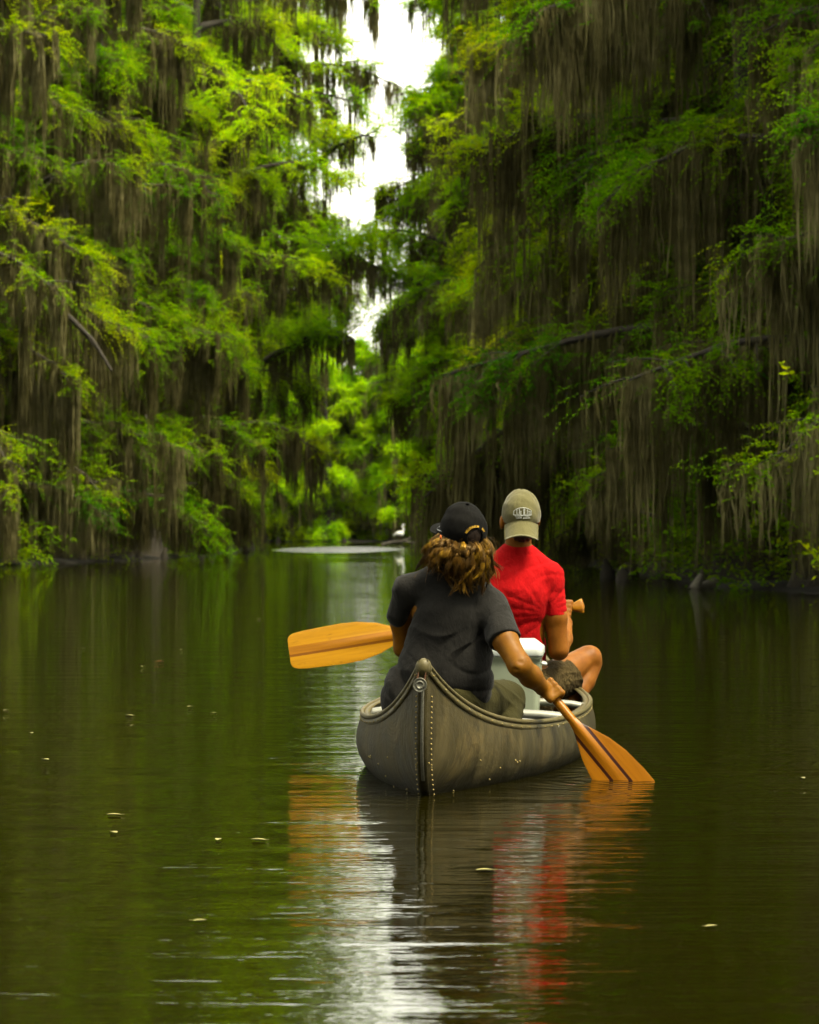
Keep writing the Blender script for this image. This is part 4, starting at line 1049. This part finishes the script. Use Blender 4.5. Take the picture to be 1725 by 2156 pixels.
# hair: dark mass plus thousands of strands
def hair_mat(nm, c0, c1, c2):
    t = NT(nm); g = t.n('ShaderNodeNewGeometry'); p = t.n('ShaderNodeBsdfPrincipled')
    n = t.noise(t.mapping(g.outputs['Position'], (70, 70, 16)), 1.0, 3, 0.6); c = t.ramp(n.outputs[0], [(0.34, c0), (0.5, c1), (0.66, c2)])
    t.l(c.outputs[0], p.inputs['Base Color']); p.inputs['Roughness'].default_value = 0.38; p.inputs['Specular IOR Level'].default_value = 0.45
    p.inputs['Specular Tint'].default_value = (1.0, 0.65, 0.25, 1)
    tr = t.n('ShaderNodeBsdfTranslucent'); t.l(c.outputs[0], tr.inputs[0]); mx = t.n('ShaderNodeMixShader'); mx.inputs[0].default_value = 0.15
    t.l(p.outputs[0], mx.inputs[1]); t.l(tr.outputs[0], mx.inputs[2]); t.l(mx.outputs[0], t.out.inputs[0]); return t.m
M['hair_w0'] = hair_mat('deep_brown_hair', (0.010, 0.0045, 0.001), (0.026, 0.012, 0.0015), (0.06, 0.027, 0.003))
M['hair_w1'] = hair_mat('brown_hair', (0.028, 0.0125, 0.0015), (0.070, 0.032, 0.003), (0.14, 0.07, 0.006))
M['hair_w2'] = hair_mat('golden_brown_hair', (0.07, 0.034, 0.003), (0.17, 0.09, 0.006), (0.33, 0.19, 0.015))
F = Field(W(860, 1260, 11.45)-np.array([0, 0, 0.0]), np.array([W(1070, 0, 11.6)[0], 11.85, W(0, 1062, 11.6)[2]]), 0.005)
F.chain([W(975, 1140, 11.62), W(968, 1175, 11.61), W(982, 1200, 11.60)], [0.074, 0.078, 0.050], 0.03, flat=((0, 1, 0), 0.9))
F.chain([W(930, 1150, 11.62), W(915, 1188, 11.62)], [0.040, 0.028], 0.03); F.chain([W(1010, 1160, 11.62), W(1015, 1205, 11.61)], [0.040, 0.028], 0.03)
F.ell(TW(0, -0.012, 0.018), (0.079, 0.096, 0.090), 0.01, RW.to_4x4())
hm = plain_mat('dark_hair_mass', (0.035, 0.014, 0.004), 0.7, 0, 0.5, 60, 0.8)
hb_ = F.build('hair', hm, wom, 1, off_fn(wom)); hb_['label'] = 'long wavy brown hair blown over the shoulders'
rg = np.random.default_rng(21); NL = 150; NSt = 38; Kh = 20; th = np.linspace(0, 1, Kh)
PS = []; RS = []; HM_ = []
for i in range(NL):
    a_ = -1 + 2*(i+rg.uniform(0, 1))/100 if i < 100 else rg.uniform(-1, 1)
    rx = 973 + a_*48; ry = 1146 - a_*a_*16 + rg.uniform(-6, 4); rd = 11.550 + 0.065*a_*a_
    u_ = rg.uniform(0, 1)
    if a_ < -0.35: ex = 912 + (a_+0.35)*40 + rg.normal(0, 7); ey = 1204 + rg.uniform(-26, 16)
    elif a_ < 0.35: ex = 972 + a_*46 + rg.normal(0, 11); ey = 1249 + rg.uniform(-32, 14)
    else: ex = 1003 + a_*30 + rg.normal(0, 7); ey = 1248 + rg.uniform(-34, 10)
    if u_ < 0.35: k_ = rg.uniform(0.45, 0.8); ex = rx+(ex-rx)*k_ + a_*8; ey = ry+(ey-ry)*k_
    P0 = W(rx, ry, rd); P1 = W(ex, ey, 11.545 + 0.05*a_*a_ + (0.0 if u_ < 0.35 else rg.uniform(0, 0.03)))
    base = P0[None]*(1-th[:, None]) + P1[None]*th[:, None]
    wav = rg.uniform(0.008, 0.018); fr = rg.uniform(0.9, 1.7); ph = rg.uniform(0, 6.28); cu_ = float(np.clip(rg.normal(0, 0.022), -0.03, 0.03)) - 0.014*np.sign(a_)
    base[:, 0] += a_*0.014*np.sin(PI*th) + wav*np.sin(th*fr*2*PI+ph)*th**0.7 + cu_*th**4*1.6
    base[:, 1] += -rg.uniform(0.010, 0.028)*np.sin(PI*np.clip(th*1.05, 0, 1)) + wav*0.9*np.cos(th*fr*2*PI+ph)*th
    base[:, 2] += 0.010*np.sin(PI*th) + abs(cu_)*0.5*th**6
    T_ = np.gradient(base, axis=0); T_ /= np.linalg.norm(T_, axis=1, keepdims=True)
    A1 = np.cross(T_, [0, 1, 0]); A1 /= np.linalg.norm(A1, axis=1, keepdims=True); A2 = np.cross(T_, A1)
    wd = rg.uniform(0.0038, 0.0075); prof = wd*(0.7+0.5*np.sin(PI*th))*(1-0.93*th**3)
    gold = rg.choice([0, 1, 2], p=[0.42, 0.38, 0.20])
    tw = rg.uniform(-0.6, 0.6)
    for j in range(NSt):
        q = rg.uniform(0, 2*PI); r_ = math.sqrt(rg.uniform(0, 1)); le = rg.uniform(0.86, 1.0)
        an_ = q + tw*th; P = base + (A1*np.cos(an_)[:, None]*1.7 + A2*np.sin(an_)[:, None]*0.45)*(prof*r_)[:, None]
        if j % 10 == 0: P = P + A1*(rg.normal(0, 0.008)*th**2)[:, None]
        tq = th*le; P = np.stack([np.interp(tq, th, P[:, z]) for z in range(3)], -1)
        PS.append(P); RS.append(np.interp(th, [0, 0.8, 1], [0.00105, 0.00098, 0.00035])); HM_.append(gold)
for i in range(45):        # stray flyaway hairs
    a_ = rg.uniform(-1.25, 1.25); P0 = W(972+a_*48, 1145-abs(a_)*12, 11.53+0.06*abs(a_)); ex = 972+a_*rg.uniform(65, 88); P1 = W(min(max(ex, 868), 1052), rg.uniform(1140, 1235), 11.52)
    P = P0*(1-th[:, None])+P1*th[:, None]; P[:, 0] += rg.normal(0, 0.012)*np.sin(th*PI*1.3); P[:, 1] -= 0.03*np.sin(PI*th); P[:, 2] += rg.normal(0.006, 0.010)*np.sin(PI*th)
    PS.append(P); RS.append(np.full(Kh, 0.00035)); HM_.append(1)
Vh, Fh = tubes(np.array(PS), np.array(RS)*1.15, 3)
obj('strands', quick_mesh('strands', Vh-np.array(wom.location), Fh, [M['hair_w0'], M['hair_w1'], M['hair_w2']], True, np.repeat(HM_, len(Fh)//len(HM_))), hb_)

# ---------- the man in the bow
man = thing('person', 'person in the bow wearing a red T-shirt and backward olive cap, seated cross-legged', 'person', tuple(W(1090, 1470, 13.95)))
lo = np.array([W(900, 0, 13.9)[0], 13.45, 0.0]); hi = np.array([W(1290, 0, 14.2)[0], 14.60, 1.16])
F = Field(lo, hi, 0.005)
F.chain([W(1092, 1185, 13.92), W(1089, 1250, 13.90), W(1080, 1350, 13.93), W(1085, 1455, 13.98)], [0.10, 0.145, 0.13, 0.17], 0.05, flat=((0, 1, 0), 0.66))
F.chain([W(1092, 1110, 13.90), W(1090, 1175, 13.92)], [0.056, 0.060], 0.02)
F.chain([W(1092, 1178, 13.92), W(1155, 1212, 13.91)], [0.05, 0.05], 0.03); F.chain([W(1088, 1178, 13.92), W(1024, 1212, 13.91)], [0.05, 0.05], 0.03)
F.chain([W(1158, 1216, 13.91), W(1171, 1300, 13.90), W(1176, 1368, 13.90)], [0.052, 0.049, 0.045], 0.02)
WRM = W(1193, 1312, 14.08)
F.chain([W(1177, 1370, 13.91), W(1187, 1345, 14.0), WRM], [0.044, 0.040, 0.027], 0.015)
F.chain([W(1020, 1216, 13.91), W(985, 1370, 13.95), W(945, 1335, 14.10)], [0.052, 0.042, 0.028], 0.02)
D2 = (T2-G2)/np.linalg.norm(T2-G2)
grip_hand(F, G2 + D2*0.066, (0.1, 0.25, 1.0), (0.15, -1, 0.1), WRM, Rs=0.020, right=1)
grip_hand(F, G2 + D2*0.60, D2, (0.1, -0.4, 0.9), W(948, 1338, 14.10), Rs=0.0165, right=1)
F.chain([W(1115, 1450, 13.95), W(1170, 1428, 14.10), W(1234, 1388, 14.24)], [0.095, 0.078, 0.060], 0.03)
F.ell(W(1245, 1385, 14.24), (0.050, 0.055, 0.056), 0.02)
F.chain([W(1243, 1396, 14.25), W(1230, 1434, 14.20), W(1205, 1480, 14.10)], [0.056, 0.052, 0.036], 0.008)
F.chain([W(1050, 1455, 13.95), W(950, 1390, 14.25)], [0.095, 0.062], 0.03); F.chain([W(950, 1392, 14.25), W(1010, 1480, 14.1)], [0.056, 0.038], 0.01)
for p0, p1 in (((1205, 1480, 14.10), (1150, 1500, 14.22)), ((1010, 1480, 14.10), (1065, 1500, 14.22))):
    F.cone(W(*p0), W(*p1), 0.036, 0.028, 0.02)
HM = W(1098, 1092, 13.90); YM = math.radians(7)
RM, TM = head_field(F, HM, YM, math.radians(2), 1.0, 1.0)
F.ell(W(1057, 1100, 13.885), (0.011, 0.020, 0.032), 0.006)
F.build('body', M['skin_m'], man, 1, off_fn(man))
# shirt
F = Field(np.array([lo[0], 13.6, 0.14]), np.array([W(1215, 0, 13.9)[0], 14.3, 0.90]), 0.005)
F.chain([W(1092, 1198, 13.92), W(1088, 1250, 13.90), W(1076, 1345, 13.93), W(1078, 1440, 13.98)], [0.115, 0.158, 0.147, 0.165], 0.05, flat=((0, 1, 0), 0.70))
F.chain([W(1090, 1170, 13.92), W(1152, 1212, 13.91)], [0.060, 0.066], 0.04); F.chain([W(1088, 1170, 13.92), W(1026, 1212, 13.91)], [0.060, 0.066], 0.04)
F.chain([W(1156, 1216, 13.91), W(1170, 1300, 13.90)], [0.068, 0.052], 0.025)
F.chain([W(1022, 1216, 13.91), W(1002, 1300, 13.92)], [0.068, 0.055], 0.025)
def mfold(X, Y, Z):
    px = X/13.9*FPX + CX; py = HY - (Z-CAM_H)/13.9*FPX
    n = np.sin(px*0.04+py*0.02)*0.9 + np.sin(py*0.05-px*0.03)*0.7
    r2 = np.sqrt((px-1150)**2+(py-1290)**2); an = np.arctan2(py-1290, 1150-px)
    f1 = ridge(an*8.0 + n*1.1 + r2*0.02)*0.0065*np.clip(r2/60, 0, 1)*np.exp(-(r2/120)**2)
    f2 = ridge((py*0.97+px*0.22)*0.085 + n*0.9)*0.0042*np.exp(-((py-1215)/60)**2)
    f3 = ridge((px*0.5+py*0.8)*0.06+n)*0.009*np.exp(-((px-1105)/45)**2-((py-1335)/40)**2)
    f4 = ridge(py*0.05+px*0.045+n)*0.004*np.exp(-((px-1172)/18)**2-((py-1262)/28)**2)
    crease = 0.012*np.exp(-((px-(1150-(py-1290)*0.12))/5.0)**2)*np.clip((py-1245)/30, 0, 1)*np.clip((1330-py)/15, 0, 1)
    return (f1+f2+f3+f4) + crease - 0.003
F.warp(mfold)
cM = W(1171, 1297, 13.90); dM = np.array([0.02, 0, -1.0]); cut(F, cM, dM, 0.085, cM + dM*0.06)
cL = W(1002, 1297, 13.92); cut(F, cL, dM, 0.085, cL + dM*0.06)
F.build('shirt', M['shirt_m'], man, 1, off_fn(man))
# shorts
F = Field(np.array([lo[0], 13.6, 0.02]), np.array([W(1240, 0, 14.1)[0], 14.5, 0.50]), 0.005)
F.chain([W(1065, 1460, 13.97), W(1105, 1460, 13.97)], [0.15, 0.15], 0.04)
F.chain([W(1115, 1452, 13.95), W(1168, 1434, 14.08), W(1212, 1420, 14.17)], [0.105, 0.086, 0.080], 0.03)
F.chain([W(1050, 1455, 13.95), W(985, 1412, 14.15)], [0.105, 0.085], 0.03)
F.warp(lambda X, Y, Z: -0.006*ridge(X*30-Z*46+np.sin(Y*22+Z*30)*1.4) - 0.003*ridge(X*85+Z*60+np.sin(X*70)))
cS = W(1200, 1428, 14.15); dS = W(1234, 1388, 14.24)-W(1170, 1428, 14.10); cut(F, cS, dS, 0.14, cS+dS/np.linalg.norm(dS)*0.10)
F.build('shorts', M['khaki_m'], man, 1, off_fn(man))
# nape hair
F = Field(HM-0.14, HM+0.14, 0.004)
F.ell(TM(0, -0.012, 0.008), (0.0765, 0.092, 0.082), 0.0, RM.to_4x4()); F.ell(TM(0, -0.052, -0.070), (0.050, 0.038, 0.036), 0.03, RM.to_4x4())
F.warp(lambda X, Y, Z: 0.002*np.sin(X*300+Z*60)*np.sin(Z*90))
F.plane(TM(0, 0.02, 0), np.array(RM @ Vector((0, 1, 0.2))))
F.build('hair', M['hair_m'], man, 0, off_fn(man))
# cap, worn back to front
RCm = Matrix.Rotation(YM-math.radians(9), 3, 'Z') @ Matrix.Rotation(math.radians(4), 3, 'X')
CCm = W(1098, 1082, 13.895); rcm = (0.0895, 0.104, 0.104)
dn = np.array(RCm @ Vector((0, 0.10, -1))); dn /= np.linalg.norm(dn)
cap2 = cap_shell('cap', M['cap_m'], CCm, RCm, rcm, man, (dn*0.036, dn)); cap2['label'] = 'olive cap worn backwards with a white embroidered swamp emblem'
A = Acc(); A.add(*brim_mesh(RCm, CCm, (0.086, 0.101), -0.022, 0.060, 0.086, 0.030, 0.064, front=-1)); obj('brim', A.mesh('brim', M['cap_m'], offset=man.location), cap2)
A = Acc(); A.add(*blob(CCm + np.array(RCm @ Vector((0, 0.004, 0.109))), 0.008, 6, 10, (1, 1, 0.5))); obj('top_button', A.mesh('top_button', M['cap_m'], offset=man.location), cap2)
# emblem: an arch over cypress trunks and two water lines, two scribbled words below
A = Acc()
def stroke(pts, r=0.0011):
    pts = np.array(pts, float)*0.001; P = on_cap(CCm, RCm, rcm, pts[:, 0]*0.92+0.006, pts[:, 1]*0.88+0.014, 0.0028)
    A.add(*tubes(P[None], np.full((1, len(P)), r), 5))
an = np.linspace(-1, 1, 15)
stroke([(42*q, 22-26*abs(q)**2.2*0.62) for q in an], 0.0015)
stroke([(-42, 6), (-43, -6), (-44, -14)], 0.0014); stroke([(42, 6), (42, -6), (42, -14)], 0.0012)
stroke([(-44, -14), (-15, -14.5), (10, -15), (43, -14)], 0.0016); stroke([(-38, -19), (-10, -19)], 0.0013); stroke([(-8, -18), (20, -18.5), (38, -17)], 0.0012)
for x_, top, wd in ((-28, 16, 3.0), (-16, 20, 3.5), (-9, 6, 2.0), (5, 18, 2.0), (9, 20, 2.5), (22, 14, 3.0), (30, 6, 2.0), (36, 4, 2.5)):
    stroke([(x_-wd, -13), (x_-wd*0.25, -4), (x_, top)], 0.0010); stroke([(x_+wd, -13), (x_+wd*0.25, -4), (x_, top)], 0.0010)
    stroke([(x_-4, top*0.5), (x_, top*0.72), (x_+4, top*0.5)], 0.0008)
def squig(x0, x1, y, n):
    t_ = np.linspace(0, 1, n*6); stroke([(x0+(x1-x0)*q+1.2*math.sin(q*n*6.28), y+2.6*math.cos(q*n*6.28)) for q in t_], 0.0009)
squig(-33, -5, -26, 5); squig(2, 34, -26, 5); stroke([(-31, -33), (-20, -30.5), (-4, -29)], 0.0011); stroke([(1, -31), (15, -31.5), (36, -29.5)], 0.0012)
obj('emblem', A.mesh('emblem', M['thread_w'], offset=man.location), cap2)
# ------------------------------------------------------------------ an overhanging limb on the right, dead branches, a bird, floating leaves
def big_limb(parent, pts, seed, n_fr=1500, n_moss=500, up=0.5):
    rg = np.random.default_rng(seed); P = np.array(pts); tq = np.linspace(0, 1, len(P)); t = np.linspace(0, 1, 24)
    Q = np.stack([np.interp(t, tq, P[:, i]) for i in range(3)], -1); Q[:, 2] += 0.05*np.sin(t*17)
    mi = parent.matrix_world.inverted() if parent else Matrix()
    def loc(V):
        V = V - np.array(parent.location); c, s_ = math.cos(-parent.rotation_euler.z), math.sin(-parent.rotation_euler.z)
        return np.stack([c*V[:, 0]-s_*V[:, 1], s_*V[:, 0]+c*V[:, 1], V[:, 2]], -1)/parent.scale[0]
    subs = []; so = []; sd_ = []
    for j in range(34):
        tj = rg.uniform(0.1, 1); o = np.array([np.interp(tj, t, Q[:, i]) for i in range(3)]); d = np.array([rg.normal(-0.4, 0.7), rg.normal(0, 0.8), rg.uniform(-0.2, 0.8)]); d /= np.linalg.norm(d)
        L = rg.uniform(0.6, 1.5); so.append(o); sd_.append(d*L); k = np.linspace(0, 1, 24)[:, None]; subs.append(o + d*L*k)
    V, F_ = tubes(np.concatenate([Q[None], np.array(subs)]), np.concatenate([np.linspace(0.13, 0.03, 24)[None], np.linspace(0.03, 0.008, 24)[None]*np.ones((34, 1))]), 6)
    obj('limb', quick_mesh('limb', loc(V), F_, M['bark']), parent)
    so = np.array(so); sd_ = np.array(sd_); ii = rg.integers(0, 34, n_fr); b = so[ii]+sd_[ii]*rg.uniform(0.2, 1.1, (n_fr, 1)) + rg.normal(0, 0.16, (n_fr, 3)) + np.array([0, 0, up*0.3])
    V, F_ = fronds(rg, b, sd_[ii]+rg.normal(0, 0.5, (n_fr, 3)), rg.uniform(0.35, 0.8, n_fr), 11, 0.12, 0.045); obj('foliage', quick_mesh('foliage', loc(V), F_, M['leaf_lit'], False), parent)
    ii = rg.integers(0, 24, n_moss); b = Q[ii] + rg.normal(0, 0.05, (n_moss, 3)); ls = (0.5+0.7*np.sin(ii*0.9)**2)*rg.uniform(0.5, 1.6, n_moss)
    V, F_ = moss_strands(rg, b, ls, 0.035); obj('moss', quick_mesh('moss', loc(V), F_, M['moss']), parent)
ct = [o for o in SC.objects if o.get('group') == 'bright cypresses right of the sky gap']
big_limb(ct[3], [W(990, 660, 110), W(900, 605, 109), W(830, 575, 108), W(760, 545, 107), W(700, 520, 106.5)], 31)
lt_ = [o for o in SC.objects if o.get('group') == 'tall cypresses left of the sky gap']
big_limb(lt_[0], [W(560, 760, 107), W(640, 715, 106), W(710, 705, 105.5), W(745, 712, 105)], 33, 900, 300)
big_limb(lt_[1], [W(600, 380, 116), W(680, 330, 115), W(740, 290, 114.5), W(790, 285, 114)], 35, 900, 160)
M['dead'] = plain_mat('bleached_dead_wood', (0.34, 0.31, 0.24), 0.85, 0, 0.5, 30, 0.4)
def dead_branch(name, label, pts, r0, r1, forks=(), mat=None, cat='branch'):
    P = np.array(pts); t = np.linspace(0, 1, 16); tq = np.linspace(0, 1, len(P)); Q = np.stack([np.interp(t, tq, P[:, i]) for i in range(3)], -1)
    A = Acc(); A.add(*tubes(Q[None], np.linspace(r0, r1, 16)[None], 7))
    for f, d in forks:
        o = Q[int(f*15)]; q = o + np.array(d)*np.linspace(0, 1, 6)[:, None]; A.add(*tubes(q[None], np.linspace(r1*1.2+r0*0.25, r1*0.6, 6)[None], 5))
    return tag(obj(name, A.mesh(name, mat or M['dead'], offset=Q[0]), loc=Q[0]), label, cat)
dead_branch('fallen_log', 'pale fallen log jutting low from the right bank near the waterline', [W(1452, 1243, 46.6), W(1475, 1236, 46.8), W(1505, 1226, 47.2)], 0.05, 0.07, [(0.3, (0.1, 0, 0.22))])
dead_branch('dead_branch', 'bare bleached branch reaching out over the low foliage on the right bank', [W(1398, 1092, 49), W(1360, 1080, 48), W(1325, 1074, 47.4), W(1300, 1073, 47)], 0.035, 0.014)
dead_branch('dead_branch', 'bare pale forked branch at the top edge of the right canopy', [W(1192, -30, 52), W(1180, 10, 51), W(1150, 45, 50.5), W(1126, 78, 50)], 0.03, 0.012, [(0.5, (0.25, -0.2, -0.35))])
dead_branch('dead_branch', 'dark bare branch arching down through the moss at far left', [W(95, 630, 71), W(150, 670, 69.5), W(195, 715, 68.8), W(235, 780, 68.6)], 0.075, 0.03, [(0.4, (0.5, -0.3, -0.6))], M['bark'])
# white wading bird on a low log at the far right bank
lg = dead_branch('driftwood_log', 'long pale log lying low at the far right bank under a white bird', [W(803, 1148, 152), W(826, 1142, 152), W(850, 1140, 152), W(876, 1145, 152)], 0.09, 0.06, [(0.7, (0.5, 0.1, 0.25))], M['bark'], 'log')
bp = W(842, 1138, 152); F = Field(bp-np.array([0.4, 0.5, 0.05]), bp+np.array([0.5, 0.5, 1.1]), 0.02)
c = bp + np.array([0, 0, 0.34])
F.ell(c, (0.20, 0.12, 0.13), 0.03); F.chain([c+np.array([0.12, 0, 0.05]), c+np.array([0.20, 0, 0.22]), c+np.array([0.12, 0, 0.34]), c+np.array([0.18, 0, 0.44])], [0.075, 0.045, 0.038, 0.05], 0.03)
F.cone(c+np.array([0.20, 0, 0.44]), c+np.array([0.34, 0, 0.42]), 0.025, 0.008, 0.01); F.cone(c-np.array([0.15, 0, 0.0]), c-np.array([0.32, 0, 0.10]), 0.07, 0.02, 0.03)
bird = thing('white_bird', 'white long-necked wading bird standing on a low log at the far right bank', 'bird', tuple(bp))
F.build('body', plain_mat('white_feathers', (0.9, 0.9, 0.86), 0.7, 0, 0.03), bird, 1, off_fn(bird))
for sx in (-0.03, 0.04):
    A = Acc(); A.add(*tubes(np.array([[[sx, 0, 0.26], [sx+0.01, 0, 0.12], [sx, 0, -0.02]]]), np.ones((1, 3))*0.010, 5)); obj('leg', A.mesh('leg', M['rust']), bird)
# floating leaves
def leaf_obj(px, py, size, rot, mat, label, first=[None]):
    d = CAM_H*FPX/(py-HY); x = (px-CX)/FPX*d
    if first[0] is None:
        u = np.linspace(-1, 1, 9); v = np.linspace(-1, 1, 5); U, Vv = np.meshgrid(u, v, indexing='ij'); X = U*0.5; Y = Vv*0.22*(1-U**2)**0.7; Z = 0.05*U**2+0.10*np.abs(Vv)*(1-U**2)
        ix = np.arange(45).reshape(9, 5); A = Acc(); A.add(np.stack([X, Y, Z], -1), np.stack([ix[:-1, :-1], ix[1:, :-1], ix[1:, 1:], ix[:-1, 1:]], -1).reshape(-1, 4))
        A.add(*tubes(np.array([[[-0.48, 0, 0.04], [-0.6, 0.02, 0.06], [-0.72, 0.05, 0.07]]]), np.ones((1, 3))*0.012, 4)); first[0] = A
    o = obj('floating_leaf', first[0].mesh('floating_leaf', mat), loc=(x, d, 0.003)); o.scale = (size,)*3; o.rotation_euler = (0, 0, rot)
    return tag(o, label, 'leaf', 'leaves floating on the water')
lm1 = plain_mat('pale_yellow_leaf', (0.55, 0.50, 0.16), 0.5); lm2 = plain_mat('orange_leaf', (0.55, 0.16, 0.02), 0.5)
for i, (px, py) in enumerate([(176, 1366), (382, 1369), (272, 1508), (400, 1489), (240, 1755), (421, 1941), (460, 1770), (544, 1771), (12, 1497), (96, 1601), (1498, 1953), (1690, 1640), (240, 1718), (300, 1404), (545, 1304), (452, 1502), (66, 1545), (1020, 1835)]):
    leaf_obj(px, py, 0.035+0.02*((i*7) % 5)/5, i*1.3, lm1, 'small pale yellow leaf floating on the dark water')
leaf_obj(338, 1394, 0.06, 0.4, lm2, 'small orange leaf floating on the water left of the level paddle')

# ------------------------------------------------------------------ air
def haze():
    V, q = [], [(0, 1, 3, 2), (4, 6, 7, 5), (0, 4, 5, 1), (2, 3, 7, 6), (0, 2, 6, 4), (1, 5, 7, 3)]
    for x in (-1000, 1000):
        for y in (-400, 1600):
            for z in (-1.8, 36): V.append((x, y, z))
    t = NT('pale_air'); v = t.n('ShaderNodeVolumePrincipled'); v.inputs['Density'].default_value = 0.00002; v.inputs['Color'].default_value = (0.80, 0.86, 0.66, 1)
    v.inputs['Anisotropy'].default_value = 0.3
    t.l(v.outputs[0], t.out.inputs['Volume'])
    o = obj('haze', quick_mesh('haze', V, q, t.m, False)); structure(o, 'stuff'); o['label'] = 'thin pale haze over the channel'
haze()
